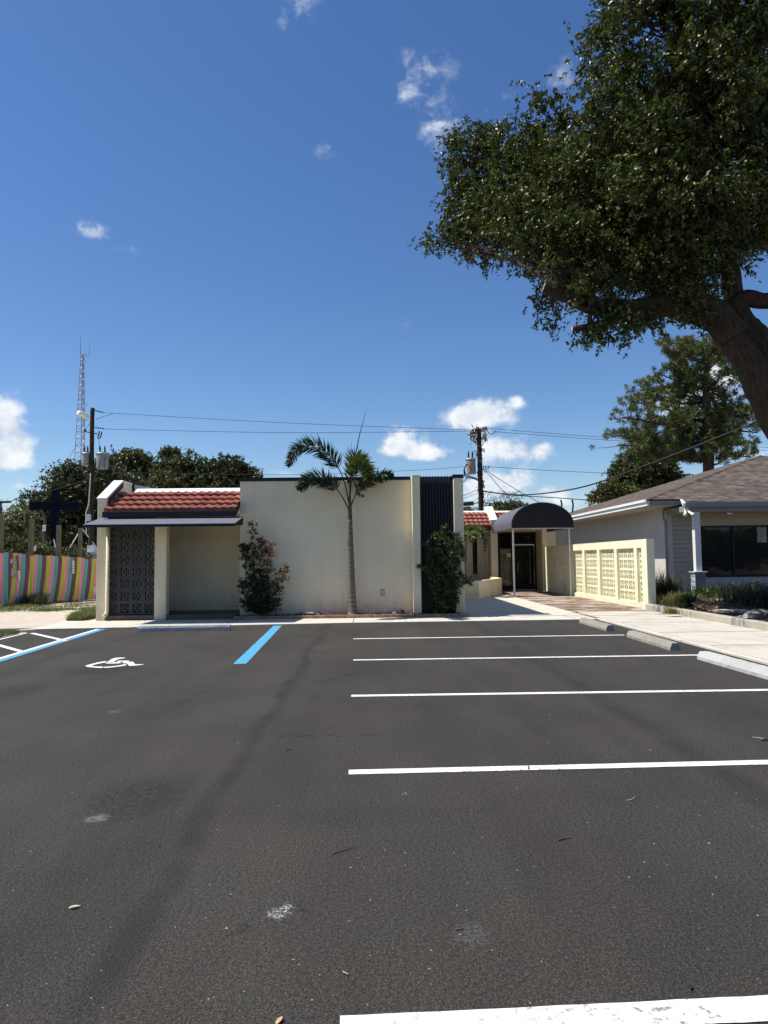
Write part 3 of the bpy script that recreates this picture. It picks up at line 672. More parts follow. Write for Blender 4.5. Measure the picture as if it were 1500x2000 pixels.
MB().tube([(6.80, 32.92, .9), (6.80, 32.92, 1.3)], .014, 6).box(6.79, 6.81, 32.92, 32.97, .92, .94).box(6.79, 6.81, 32.92, 32.97, 1.26, 1.28).build('handle', M['gal'], dr)
part(MB().box(6.30, 6.48, 32.975, 32.988, 1.55, 1.72), 'notice', M['white'])
# arched canopy
CX, CW, CZ0, CZ1, CY0, CY1 = 6.60, 1.205, 2.65, 3.64, 27.2, 31.38
cv = MB(); NA = 28; arc = []
VZ = CZ0+.13
for i in range(NA+1):
    a = PI-PI*i/NA; arc.append((CX+CW*math.cos(a), VZ+(CZ1-VZ)*math.sin(a)))
prof = [(CX-CW, CZ0)]+arc+[(CX+CW, CZ0)]
inn = [(CX+(x-CX)*.985, CZ0 if i in (0, len(prof)-1) else VZ+(z-VZ)*.98-.004) for i, (x, z) in enumerate(prof)]
n = len(prof)
for y in (CY0, CY1):
    cv.v += [(x, y, z) for x, z in prof]+[(x, y, z) for x, z in inn]
for i in range(n-1):
    cv.f += [(i, 2*n+i, 2*n+i+1, i+1), (n+i+1, 3*n+i+1, 3*n+i, n+i), (i, i+1, n+i+1, n+i), (2*n+i+1, 2*n+i, 3*n+i, 3*n+i+1)]; cv.mi += [0]*4
can = part(cv, 'canopy', M['fabric_black'])
MB().prism([(x, z) for x, z in inn], 'y', CY0-.004, CY0+.012).build('canopy_end_panel', M['fabric_shaded'], can)
fr_ = MB()
for y in (CY0+.03, CY0+1.3, CY0+2.6, CY1-.05):
    fr_.tube([(CX+(x-CX)*.965, y, z-.03) for x, z in prof[1:-1]], .015, 5)
fr_.box(CX-CW+.02, CX-CW+.06, CY0+.02, CY1, CZ0-.035, CZ0).box(CX+CW-.06, CX+CW-.02, CY0+.02, CY1, CZ0-.035, CZ0).box(CX-CW+.06, CX+CW-.06, CY0+.02, CY0+.06, CZ0-.035, CZ0)
fr_.build('canopy_frame', M['gal'], can)
for x in (5.46, 7.62):
    MB().box(x-.03, x+.03, CY0+.02, CY0+.08, .03, CZ0-.036).box(x-.06, x+.06, CY0-.01, CY0+.11, .03, .045).build('canopy_post', M['gal'], can)
settle(B, (-2.3, 20, 0))

# brick edging: separate bricks could be counted, one border each
x = -3.46; ebm = MB()
while x < 2.47:
    yo = random.uniform(-.006, .006); zo = random.uniform(-.008, .006); w_ = random.uniform(.029, .0315); ebm.box(x-w_, x+w_, 18.18+yo, 18.27+yo, .028, .110+zo); x += .067
tag(ebm.build('brick_edging', M['edging'], bevel=.008), 'row of small upright brown bricks edging the red mulch bed', 'edging')

# ================================================================== CREAM SCREEN WALL
SW = thing('breeze_block_wall', 'free standing cream block screen wall with openwork panels, beside the brick path', 'wall')
SX = 7.735; TH = .22
panels = [(27.42, 26.0), (25.74, 24.3), (24.03, 22.58), (22.33, 20.88), (20.64, 20.28)]
shaded = [(31.3, 29.85), (29.6, 28.15)]
allp = panels+shaded; ys = sorted([y for p in allp for y in p])
f = MB(); f.box(SX, SX+TH, 19.88, 31.74, 1.76, 2.0); f.box(SX, SX+TH, 19.88, 31.74, -.1, .17)
ed = [19.88]+ys+[31.74]
for i in range(0, len(ed), 2): f.box(SX, SX+TH, ed[i], ed[i+1], .17, 1.76)
f.build('wall_frame', M['stucco_lite'], SW)
for (y1, y0) in allp:
    m = MB(); k = max(1, round((y1-y0)/.355)); ww = (y1-y0)/k
    if y1-y0 < .6: k = 1; ww = y1-y0
    for i in range(k):
        for j in range(5): breeze(m, (SX+.08, y0+ww*i, .17+.318*j), (0, 1, 0), ww, .318, (1, 0, 0), .15, .10, .17, .06)
    m.build('block_panel', M['stucco_lite'], SW)
settle(SW, (SX+.1, 25, 0))

# ================================================================== HOUSE ON THE RIGHT
H = thing('grey_house', 'pale grey single storey house with brown shingle hip roof and porch', 'house')
HX, HY, EXX, EY, EZ, TT, SL = 10.47, 25.0, 9.4, 23.95, 3.42, 9.0, .305
YB = 44.0
hw = MB().box(HX, HX+.2, HY+.0, YB-1, -.1, 3.38); hw.build('side_wall', M['stucco_grey'], H)
MB().box(HX+.2, 13.0-1.55, HY+.02, HY+.2, -.1, 3.3).build('siding_wall', M['siding'], H)
wxa, wxb = 11.50, 16.2; wz0, wz1 = .79, 2.54
MB().box(11.45, 22, HY+.02, HY+.2, -.1, wz0-.02).build('brick_wall', M['wbrick'], H)
MB().box(11.45, 22, HY+.02, HY+.2, wz1+.02, 3.3).box(wxb, 22, HY+.02, HY+.2, wz0-.02, wz1+.02).build('upper_wall', M['soffit'], H)
MB().box(22, 22.2, HY, YB-1, -.1, 3.3).box(HX+.2, 22, YB-1.2, YB-1, -.1, 3.3).build('rear_wall', M['stucco_grey'], H)
win = MB().box(11.45, wxb, HY-.02, HY+.05, wz1-.03, wz1+.03).box(11.45, wxb, HY-.02, HY+.05, wz0-.03, wz0+.03).box(11.45, 11.52, HY-.02, HY+.05, wz0+.03, wz1-.03).box(12.78, 12.86, HY-.02, HY+.05, wz0+.03, wz1-.03).box(14.4, 14.48, HY-.02, HY+.05, wz0+.03, wz1-.03)
wo = win.build('window', M['black'], H)
MB().box(11.52, wxb, HY+.03, HY+.04, wz0+.03, wz1-.03).build('pane', M['glass'], wo)
bl = MB(); z = wz0+.06
while z < wz1-.05: bl.box(11.53, wxb, HY+.015, HY+.028, z, z+.012); z += .047
bl.build('blinds', plain('dark blind', (.018, .018, .019), .5, .2, 4), wo)
np_ = P(1488, 1045, HY); 
MB().box(np_.x-.17, np_.x+.17, HY-.004, HY+.006, np_.z-.26, np_.z+.28).build('notice', M['paper'], wo)
# roof
ap0 = Vector((EXX+TT, EY+TT, EZ+.03+SL*TT)); ap1 = Vector((EXX+TT, YB-TT, EZ+.03+SL*TT)); c0 = Vector((EXX, EY, EZ+.03)); c1 = Vector((EXX, YB, EZ+.03)); XR = EXX+2*TT
c2 = Vector((XR, YB, EZ+.03)); c3 = Vector((XR, EY, EZ+.03)); PE = .38
dz = Vector((0, 0, -.06))
def slab(pts, name, mat):
    m = MB(); k = len(pts); m.v = [tuple(p) for p in pts]+[tuple(p+dz) for p in pts]; m.f = [tuple(range(k)), tuple(reversed(range(k, 2*k)))]+[((i+1) % k, i, k+i, k+(i+1) % k) for i in range(k)]; m.mi = [0]*len(m.f)
    return m.build(name, mat, H)
slab([c0, ap0, ap1, c1][::-1], 'roof', M['shingle_s'])
e0 = Vector((HX+.02, EY-PE, EZ+.03-PE*SL)); e1 = Vector((XR, EY-PE, EZ+.03-PE*SL)); e2 = Vector((HX+.02, EY, EZ+.03))
slab([c0+Vector((.004, 0, .004)), e2, e0, e1, c3, ap0+Vector((0, 0, .004))], 'roof', M['shingle_f'])
slab([c3, c2, ap1, ap0], 'roof', M['shingle_s']); slab([c1, ap1, c2][::-1], 'roof', M['shingle_f'])
hr = MB(); hd_ = ap0-c0; NH = 30
for k in range(NH+1):
    p = c0+hd_*(k/NH); hr.v += [tuple(p+Vector((-.13+.0, .0, -.13*SL+.018))), tuple(p+Vector((0, 0, .034))), tuple(p+Vector((.0, -.13, -.13*SL+.018)))]
for k in range(NH): a = 3*k; hr.f += [(a, a+1, a+4, a+3), (a+1, a+2, a+5, a+4)]; hr.mi += [0, 0]
hr.build('hip_ridge', M['shingle_f'], H)
MB().box(EXX-.02, EXX+.05, EY-.06, YB, EZ-.19, EZ-.035).box(EXX-.07, EXX-.022, EY-.06, YB, EZ-.06, EZ+.03).build('fascia', M['white'], H)
MB().box(EXX+.052, HX+.1, EY-.03, EY+.06, EZ-.16, EZ-.035).build('front_fascia', M['beam'], H)
MB().box(EXX+.052, HX-.002, EY+.062, YB-.2, EZ-.19, EZ-.165).build('soffit', M['soffit'], H)
GY = EY-PE
MB().box(HX+.04, XR, GY-.10, GY+.02, EZ-.28, EZ-.13).build('gutter', M['beam'], H)
MB().box(HX+.04, XR, GY-.11, GY+.025, EZ-.128, EZ-.118).build('gutter_lip', M['white'], H)
MB().box(HX+.12, XR, GY+.04, GY+.24, 2.98, EZ-.25).build('porch_beam', M['beam'], H)
MB().box(HX+.0, HX+.12, GY+.04, HY, 2.98, EZ-.25).build('porch_side_beam', M['beam'], H)
MB().prism([(EY-.25, EZ+.0), (EY-.31, EZ-.10), (GY-.1, EZ-.28), (GY-.1, EZ-.15)], 'x', HX-.05, HX+.035).build('rake_board', M['white'], H)
MB().box(HX+.12, XR, GY+.24, HY+.02, 3.02, 3.05).build('porch_ceiling', M['soffit'], H)
cxl = P(1362, 1060, GY+.1).x
cl = MB().box(cxl-.10, cxl+.10, GY+.04, GY+.24, .98, 2.98).build('porch_column', M['white'], H, bevel=.006)
pd = MB().box(cxl-.17, cxl+.17, GY-.03, GY+.31, .1, .95).build('column_base', M['blue_grey'], cl)
MB().box(cxl-.22, cxl+.22, GY-.08, GY+.36, .95, .99).build('column_cap', M['blue_trim'], cl, bevel=.01)
q = MB().box(cxl-.176, cxl-.172, GY-.02, GY+.30, .1, .945)
q.build('column_side_board', M['blue_trim'], cl)
nt = MB()
for k in range(4): nt.box(cxl-.182, cxl-.177, GY+.03, GY+.24, .26+k*.19, .28+k*.19).box(cxl-.182, cxl-.177, GY+.22, GY+.24, .28+k*.19, .36+k*.19)
nt.build('column_notches', M['black'], cl)
MB().tube([(HX-.05, HY+.05, 3.2), (HX-.12, HY-.05, 3.1), (HX-.12, HY-.05, 2.86), (HX-.04, HY-.02, 2.70), (HX-.04, HY-.02, .15)], .045, 8).build('downspout', M['beam'], H, smooth=True)
fx = Vector((HX+.08, GY-.1, 2.98))
sl2 = MB().box(HX+.02, HX+.14, GY-.05, GY+.035, 2.98, 3.12).build('security_light', M['white'], H)
for dx in (-.07, .10):
    a = Vector((HX+.06+dx*.5, GY-.08, 3.0)); b = a+Vector((dx, -.12, -.12))
    MB().tube([a, a.lerp(b, .5), b, b+(b-a).normalized()*.04], [.035, .04, .062, .065], 10).build('lamp_head', M['white'], sl2, smooth=True)
MB().tube([(12.0, GY+.1, 2.98), (12.0, GY+.06, 2.92), (12.06, GY-.04, 2.90)], .035, 8).build('camera', M['white'], H, smooth=True)
MB().box(HX+.3, 22, GY+.2, HY+.02, -.1, .12).build('porch_floor', M['walk'], H)
settle(H, (16, 33, 0))

# ================================================================== WHEEL STOPS
def stop(name, a, b, mat, label, square=False):
    a = Vector(a); b = Vector(b); d = (b-a).normalized(); nrm = Vector((-d.y, d.x, 0)); L = (b-a).length
    m = MB(); K = 24; prof = [(-.085, 0), (-.085, .045), (-.045, .125), (.045, .125), (.085, .045), (.085, 0)]
    if square: prof = [(-.085, 0), (-.085, .07), (-.07, .115), (.07, .13), (.085, .07), (.085, 0)]
    for k in range(K+1):
        e = min(k, K-k); s = 1 if e > 0 else .93
        for (w_, z_) in prof:
            j = random.uniform(-.003, .003); p = a+d*(L*k/K)+nrm*(w_*s+j); m.v.append((p.x, p.y, .001+z_*(s if z_ > .1 else 1)+(j if z_ > 0 else 0)))
    n = len(prof)
    for k in range(K):
        for i in range(n): i2 = (i+1) % n; m.f.append((k*n+i, (k+1)*n+i, (k+1)*n+i2, k*n+i2)); m.mi.append(0)
    m.f.append(tuple(range(n))); m.f.append(tuple(K*n+i for i in reversed(range(n)))); m.mi += [0, 0]
    o = m.build(name, mat, None)
    tag(o, label, 'wheel stop', 'concrete wheel stops at the parking spaces')
stop('wheel_stop', (-5.08, 15.72, 0), (-3.10, 15.80, 0), M['stop_worn'], 'wheel stop with worn white paint lying crosswise before the alcove', True)
stop('wheel_stop', (4.84, 14.5, 0), (4.84, 16.4, 0), M['stop'], 'grey concrete wheel stop farthest along the right walkway, by the pavement corner')
stop('wheel_stop', (4.84, 11.4, 0), (4.86, 13.4, 0), M['stop'], 'grey concrete wheel stop between two others along the right walkway')
stop('wheel_stop', (4.86, 8.5, 0), (4.82, 10.42, 0), M['stop_worn'], 'pale scraped wheel stop nearest the viewer, cut by the right edge')

# ================================================================== STRIPED FENCE
FE = thing('striped_fence', 'wooden board fence painted in yellow, pink, teal and purple stripes', 'fence')
fa = Vector((-13.82, 26.4, 0)); fb = Vector((-11.45, 30.0, 0)); fd = (fb-fa).normalized(); fn = Vector((fd.y, -fd.x, 0)); FL = (fb-fa).length
m = MB(); s = -5.0; k = 0; bwid = .168
while s < FL+1.8:
    t = s/FL; hgt = 1.97-.30*max(0, min(1.3, t))**.8+(-.05 if k % 7 == 3 else 0)+random.uniform(-.012, .012); lean = -.10 if t > .15 else 0; 
    bulge = .05*math.sin(t*7)
    pts = []
    for q_, zz in enumerate((-.02, .45, .95, 1.45, hgt)):
        u_ = zz/hgt; off = lean*(1-u_)**2*1.6
        pts.append((fa+fd*(s+off)+fn*(bulge*(1-u_)), zz))
    for q_ in range(4):
        (p0, z0), (p1, z1) = pts[q_], pts[q_+1]; w_ = fd*(bwid-.008); dd = fn*.02
        b = len(m.v)
        for (p, z) in ((p0, z0), (p1, z1)):
            for e in (p, p+w_, p+w_-dd, p-dd): m.v.append((e.x, e.y, z))
        for i in range(4): i2 = (i+1) % 4; m.f.append((b+i, b+i2, b+4+i2, b+4+i)); m.mi.append((k+2) % 4)
        if q_ == 3: m.f.append((b+4, b+5, b+6, b+7)); m.mi.append((k+2) % 4)
    s += bwid; k += 1
m.build('board_panel', [M['board%d' % i] for i in range(4)], FE)
r_ = MB()
for zz in (.35, 1.45): r_.obox(fa-fd*5-fn*.09+Vector((0, 0, zz)), fd*(FL+6.6), -fn*.05, Vector((0, 0, .09)))
r_.build('rail', M['wood_grey'], FE)
settle(FE, fa)
def onfence(px, py, off=.03):
    d = ray(px, py); den = d.dot(fn); t = ((fa+fn*off)-Vector((0, 0, CAMH))).dot(fn)/den; return Vector((0, 0, CAMH))+d*t
def plate(px0, py0, px1, py1, name, label, cat, mat, group=None):
    a = onfence(px0, py1); b = onfence(px1, py1); c = onfence(px0, py0)
    h = c.z-a.z; w_ = (Vector((b.x, b.y, 0))-Vector((a.x, a.y, 0))); o = MB().obox(a, w_, fn*.012, Vector((0, 0, h))).build(name, mat)
    tag(o, label, cat, group); return o
plate(20, 1091, 33, 1102, 'notice_board', 'small white printed notice, upper of two on the striped fence', 'notice', M['paper'])
plate(21, 1110, 32, 1127, 'notice_board', 'taller white printed notice, lower of two on the striped fence', 'notice', M['paper'])
for i in range(5):
    plate(141, 1095+i*5.2, 145, 1099+i*5.2, 'number_plate', ['top', 'second', 'middle', 'fourth', 'lowest'][i]+' of the tiny white plates in a column on a yellow fence board', 'plate', M['white'], 'tiny plates on the fence')
a = onfence(34, 1085, .05); b = onfence(38, 1134, .12)
lb = MB().tube([a, a.lerp(b, .6)], .035, 4, mi=0).tube([a.lerp(b, .6), b], .035, 4, mi=1).build('leaning_plank', [M['wood_grey'], M['white']]); tag(lb, 'thin plank with a white lower end leaning on the striped fence', 'plank')
for (px, py, Y, w_, lab) in ((3, 1004, 27.2, .16, 'thick weathered timber post behind the fence at the left edge'), (62, 1014, 28.0, .15, 'weathered post behind the fence, left of the navy cross'), (115, 1026, 29.2, .15, 'weathered post behind the fence, just right of the cross upright'), (157, 1032, 30.2, .14, 'weathered post behind the fence, by the white frame poles')):
    p = P(px, py, Y); po_ = MB().box(-w_/2, w_/2, -w_/2, w_/2, -.1, p.z-.0).build('timber_post', M['wood_grey'], bevel=.01); po_.location = (p.x, Y, 0); tag(po_, lab, 'post', 'tall posts behind the fence')
# cross with a platform behind the fence
CY_ = 42.0; pc = P(106, 951, CY_); ptz = pc.z; hx = .18
cx_ = thing('cross', 'large navy blue timber cross rising above the striped fence', 'cross')
MB().box(pc.x-hx, pc.x+hx, CY_-.0, CY_+.36, .0, ptz).build('upright_beam', M['navy'], cx_, bevel=.01)
al = P(56, 988, CY_-.02); ar_ = P(152, 988, CY_-.02)
MB().box(al.x, pc.x-hx, CY_+.02, CY_+.34, al.z-.25, al.z+.25).box(pc.x+hx, ar_.x, CY_+.02, CY_+.34, al.z-.27, al.z+.20).build('cross_beam', M['navy'], cx_, bevel=.01)
settle(cx_, (pc.x, CY_, 0))
p0 = P(86, 1080, 41.6); 
lt = thing('carved_post', 'slender brown curved post with a white banded knot beside the navy cross', 'post')
MB().tube(catmull([(p0.x+.1, 41.6, 0), (P(88, 1060, 41.6)), P(86, 1035, 41.6), P(88, 1015, 41.6), P(84, 1003, 41.6), P(79, 997, 41.6)]), radii(.12, .07, 31), 8).build('stem', M['pinebark'], lt, smooth=True)
kn = MB()
for i in range(4): kn.tube([P(83.5, 1028+i*3, 41.45), P(89.5, 1026.5+i*3, 41.45)], .035, 6)
kn.build('knot', M['white'], lt); settle(lt, (p0.x, 41.6, 0))
lw = thing('low_shed', 'low flat topped grey shed with a white roof edge behind the fence', 'shed')
pa = P(88, 1079, 38); pb_ = P(200, 1079, 38)
MB().box(pa.x, pb_.x+.6, 38, 41, 0, pa.z-.1).build('wall', M['grey_metal'], lw); MB().box(pa.x-.1, pb_.x+.7, 37.9, 41.1, pa.z-.1, pa.z).build('roof', M['gal'], lw); settle(lw, (pa.x, 39, 0))
wf = thing('pole_frame', 'thin white slanting poles of an open frame behind the fence', 'frame')
for (a, b) in (((132, 1077), (153, 1042)), ((160, 1032), (173, 1049)), ((181, 1058), (191, 1075)), ((180, 1063), (189, 1077)), ((105, 1053), (110, 1075))):
    MB().tube([P(*a, 37.6), P(*b, 37.6)], .028, 6).build('pole', M['white'], wf)
settle(wf, P(150, 1079, 37.6))
sg_ = MB().obox(P(65, 1076, 30), P(69, 1076, 30)-P(65, 1076, 30), Vector((0, .03, 0)), P(67, 1066, 30)-P(65, 1076, 30)).build('small_sign', M['white']); tag(sg_, 'small slanting white board just above the striped fence', 'sign')
mbx = MB().box(-.18, .18, 0, .3, 0, .36).build('white_box', M['white']); mbx.location = P(163, 1078, 37.3); tag(mbx, 'small off white box standing on the shed roof edge', 'box'); mbx.location.y = 38.2
gp = MB().quadv([P(181, 1150, 27), P(192, 1143, 27), P(192, 1166, 27), P(188, 1163, 27)]); gp.quadv([Vector(v)+Vector((0, .04, 0)) for v in gp.v][::-1])
for i in range(4): gp.quadv([gp.v[(i+1) % 4], gp.v[i], Vector(gp.v[i])+Vector((0, .04, 0)), Vector(gp.v[(i+1) % 4])+Vector((0, .04, 0))])
tag(gp.build('metal_sheet', M['gal']), 'grey metal sheet tilted against the fence end by the building', 'sheet')
ls = thing('lamp_bracket_post', 'thin dark post with a short bracket at the far left edge', 'post')
pt = P(2, 979, 36)
MB().tube([(pt.x, 36, 0), (pt.x, 36, pt.z)], .05, 6).build('post', M['black'], ls); 
q = MB().tube([P(-4, 981, 36), P(20, 980, 36)], .06, 6)
for px in (1, 4, 14): q.tube([P(px, 980, 36), P(px, 975, 36)], .01, 4)
q.build('bracket', M['black'], ls); settle(ls, (pt.x, 36, 0))

# ================================================================== RADIO TOWER
RT = thing('radio_tower', 'tall slim lattice radio mast with whip antennas and a dish', 'tower')
RY = 82.0; tb = P(158, 900, RY); tt_ = P(161.5, 692, RY)
def twr(z): 
    t = (z-tb.z)/(tt_.z-tb.z); return lerp(tb.x, tt_.x, t), lerp(1.18, .36, t)
lat = MB(); z = 0; step = .62; legs = []
def corner(z, k):
    cx, w_ = twr(z); a = 2*PI*k/3+PI/6+PI; r = w_/math.sqrt(3); return Vector((cx+r*math.cos(a), RY+r*math.sin(a), z))
zs = []; z = 0
while z < tt_.z: zs.append(z); z += max(.5, twr(z)[1]*.75)
zs.append(tt_.z)
for k in range(3):
    lat.tube([corner(z, k) for z in zs], .045, 4)
    for i in range(len(zs)-1):
        a, b = (k, (k+1) % 3) if i % 2 else ((k+1) % 3, k)
        lat.tube([corner(zs[i], a), corner(zs[i+1], b)], .024, 3, cap=False); lat.tube([corner(zs[i], k), corner(zs[i], (k+1) % 3)], .02, 3, cap=False)
lat.build('lattice_mast', plain('tower steel', (.30, .33, .42), .5, .15, 2, metal=.3), RT)
MB().tube([(tb.x, RY, 0), (tb.x, RY, tb.z), (tt_.x, RY, tt_.z)], .05, 5).build('cable_run', M['grey_metal'], RT)
an = MB().tube([P(157.5, 692, RY), P(157, 658, RY)], [.05, .02], 5).tube([P(163, 692, RY), P(174.5, 692, RY), P(175.5, 666, RY)], [.03, .03, .02], 5).tube([P(164, 696, RY), P(173.5, 696, RY), P(174.5, 692, RY)], .025, 5)
an.build('whip_antenna', M['grey_metal'], RT)
dd_ = P(160, 809, RY-.8)
MB().tube([dd_+Vector((-.35, -.2, .1)), dd_+Vector((-.2, 0, .05)), dd_+Vector((.5, .3, -.2)), dd_+Vector((.6, .35, -.22))], [.30, .32, .28, .1], 16).build('dish', M['white'], RT, smooth=True)
d3 = P(167, 815, RY-.5); MB().tube([d3, d3+Vector((.3, -.2, -.1))], [.22, .26], 12).build('dish', M['white'], RT, smooth=True)
MB().tube([P(165, 790, RY), P(172, 791.5, RY)], .03, 4).build('side_arm', M['grey_metal'], RT)
MB().tube([P(166, 820, RY), P(172, 821, RY)], .03, 4).build('side_arm', M['grey_metal'], RT)
settle(RT, (tb.x, RY, 0))
gw = MB().tube([P(150, 868, RY), P(122, 915, RY), P(60, 1020, RY+3)], .035, 4).build('guy_wire', M['grey_metal']); tag(gw, 'thin guy wire slanting down left from the radio mast', 'wire')

# ================================================================== UTILITY POLES
PY = 40.0
UP = thing('utility_pole', 'dark wooden utility pole with two grey transformers beside the radio mast', 'utility pole')
pts_ = [P(177, 1085, PY), P(178.5, 1000, PY), P(179, 900, PY), P(180.5, 797, PY)]; pts_[0].z = 0
MB().tube(catmull(pts_, 8), radii(.155, .115, 25), 12, jit=.06).build('pole', M['pole'], UP, smooth=True)
def transformer(px, pytop, pybot, wpx, Y, parent, mat, rust=False, tilt=0):
    a = P(px, pybot, Y); b = P(px+tilt, pytop, Y); r = wpx/2*Y/F
    o = MB().tube([a, a.lerp(b, .06), a.lerp(b, .95), b], [r*.9, r*.93, r, r*.98], 16).build('transformer', mat, parent, smooth=True)
    MB().tube([b, b+Vector((0, 0, .05)), b+Vector((0, 0, .12)), b+Vector((0, 0, .16))], [r*1.08, r*1.1, r*.8, r*.15], 16).build('lid', M['grey_metal'], o, smooth=True)
    for s_ in (-.4, .4):
        q0 = b+Vector((s_*r, 0, .1)); MB().tube([q0, q0+Vector((0, 0, .1)), q0+Vector((0, 0, .12)), q0+Vector((0, 0, .25)), q0+Vector((0, 0, .42))], [.06, .07, .04, .05, .015], 8).build('bushing', M['black'], o)
    if rust: MB().tube([a+Vector((-r*.35, -r*.9, .05)), b+Vector((-r*.35, -r*.97, -.3))], [r*.3, r*.16], 6).build('rust_patch', M['rust'], o)
    q = MB()
    for k in range(3): q.obox(a.lerp(b, .3+.25*k)+Vector((r*.75 if px < 940 else -r, -.02, 0)), Vector((.25, 0, 0)), Vector((0, .05, 0)), Vector((0, 0, .04)))
    return o
tg = plain('transformer paint', (.24, .25, .25), .5, .2, 3)
transformer(168, 888, 909, 15, PY, UP, tg); transformer(200, 888, 916, 23, PY-.2, UP, tg)
def insul(parent, a, b, n=4, r=.055):
    q = MB(); q.tube([a, b], .018, 6)
    for k in range(n): c = a.lerp(b, (k+.6)/(n+.2)); d = (b-a).normalized(); q.tube([c-d*.03, c, c+d*.03], [.02, r, .02], 8)
    q.build('insulator', M['cable'], parent)
insul(UP, P(185, 801.5, PY), P(202, 806, PY)); insul(UP, P(185, 835, PY), P(204, 837.5, PY))
MB().tube([P(184, 847, PY), P(190, 847, PY)], .03, 5).tube([P(194.5, 842, PY), P(191, 854, PY), P(192.5, 856.5, PY), P(196, 855, PY), P(199, 843.5, PY)], .035, 6).build('fuse_cutout', M['cable'], UP)
MB().tube([P(166, 843, PY), P(166.5, 838, PY)], .06, 6).tube([P(166, 843, PY), P(176, 845, PY)], .03, 5).tube([P(176, 826, PY), P(168, 838, PY)], .012, 4).build('surge_arrester', M['cable'], UP)
def jump(pts, r, par): MB().tube(catmull(pts), r, 5).build('jumper_cable', M['cable'], par, smooth=True)
jump([P(193, 857, PY), P(194, 865, PY), P(193.5, 878, PY)], .012, UP)
jump([P(199, 890, PY), P(206, 905, PY), P(205, 925, PY), P(212, 935, PY), P(224, 943, PY)], .022, UP)
jump([P(197, 895, PY-.5), P(190, 920, PY-.5), P(183, 940, PY-.4)], .02, UP)
jump([P(207, 892, PY-.4), P(203, 905, PY-.6), P(205, 915, PY-.6)], .018, UP)
jump([P(187, 819, PY), P(204, 813, PY), P(221, 808, PY)], .012, UP)
MB().tube(catmull([P(177, 925, PY-.2), P(175, 960, PY-.2), P(173, 985, PY-.2), P(168, 1005, PY-.2), P(169, 1040, PY-.2)]), .03, 6).build('conduit', M['gal'], UP, smooth=True)
MB().box(P(173, 1010, PY-.3).x-.1, P(173, 1010, PY-.3).x+.1, PY-.35, PY-.2, P(173, 1018, PY).z, P(173, 1005, PY).z).build('meter_box', M['gal'], UP)
settle(UP, (pts_[0].x, PY, 0))

UR = thing('utility_pole', 'utility pole wrapped in dead vines with one rust streaked transformer', 'utility pole')
pts_ = [P(941, 1060, PY), P(939.5, 985, PY), P(937, 900, PY), P(935.5, 838, PY)]; pts_[0].z = 0
MB().tube(catmull(pts_, 8), radii(.16, .12, 25), 12, jit=.06).build('pole', M['pole'], UR, smooth=True)
transformer(921, 899, 926, 19, PY-.1, UR, tg, True, -2)
rng = np.random.default_rng(5)
def blob(px, py, rx, ry, n, Y=PY):
    c = P(px, py, Y); k = Y/F; return np.array(c)+rng.normal(size=(n, 3))*np.array([rx*k*.55, .12, ry*k*.55])
C = np.concatenate([blob(924, 845, 9, 7, 60), blob(933, 842, 8, 8, 110), blob(930, 855, 8, 10, 70), blob(921, 855, 4, 10, 25), blob(947, 855, 4, 7, 45), blob(945, 838, 6, 4, 35), blob(936, 870, 5, 12, 80), blob(936, 890, 5, 14, 60), blob(944, 880, 3, 2, 10), blob(938, 930, 5, 20, 70), blob(943, 947, 3, 10, 30), blob(939, 965, 6, 20, 80), blob(941, 990, 6, 14, 50)])
leaves_obj('dead_vine', C, rng.normal(size=C.shape)*[1, 1, 1]+[0, 0, -1], rng.uniform(.1, .28, len(C)), rng.uniform(.04, .10, len(C)), M['vine'], UR, rng)
q = MB().tube([P(947, 838, PY), P(947, 846, PY), P(945, 850, PY), P(949, 858, PY), P(947, 864, PY)], [.03, .05, .09, .1, .03], 8); q.build('surge_arrester', M['gal'], UR)
jump([P(950, 833, PY), P(953, 843, PY), P(958, 848, PY), P(964, 846, PY), P(968, 841, PY)], .022, UR)
for k in range(5): jump([P(915-k, 906, PY-.3), P(908-k*.6, 915+k, PY-.4), P(910, 925+k*2, PY-.3), P(920+k, 931+k, PY-.2), P(935, 934+k*1.5, PY)], .014, UR)
jump([P(931, 880, PY), P(925, 881, PY), P(924, 890, PY)], .012, UR)
for (x_, y_) in ((944, 912), (949, 913), (953, 915), (955, 912), (943, 917)): MB().tube([P(x_, y_-2, PY), P(x_, y_+1.5, PY)], .035, 5).build('cable_clamp', M['cable'], UR)
q = MB(); rr = random.Random(9)
for k in range(26):
    x0 = rr.uniform(946, 1010); y0 = rr.uniform(962, 976); a = []
    for j in range(5): a.append(P(x0+j*rr.uniform(1, 7), y0+rr.uniform(-6, 14)*(1 if j not in (0,) else .2), PY-1))
    q.tube(catmull(a, 4), .009, 3, cap=False)
q.build('cable_tangle', M['cable'], UR)
MB().tube([P(905, 984.5, PY), P(925, 983, PY)], .12, 8).build('splice_case', M['cable'], UR); 
settle(UR, (pts_[0].x, PY, 0))

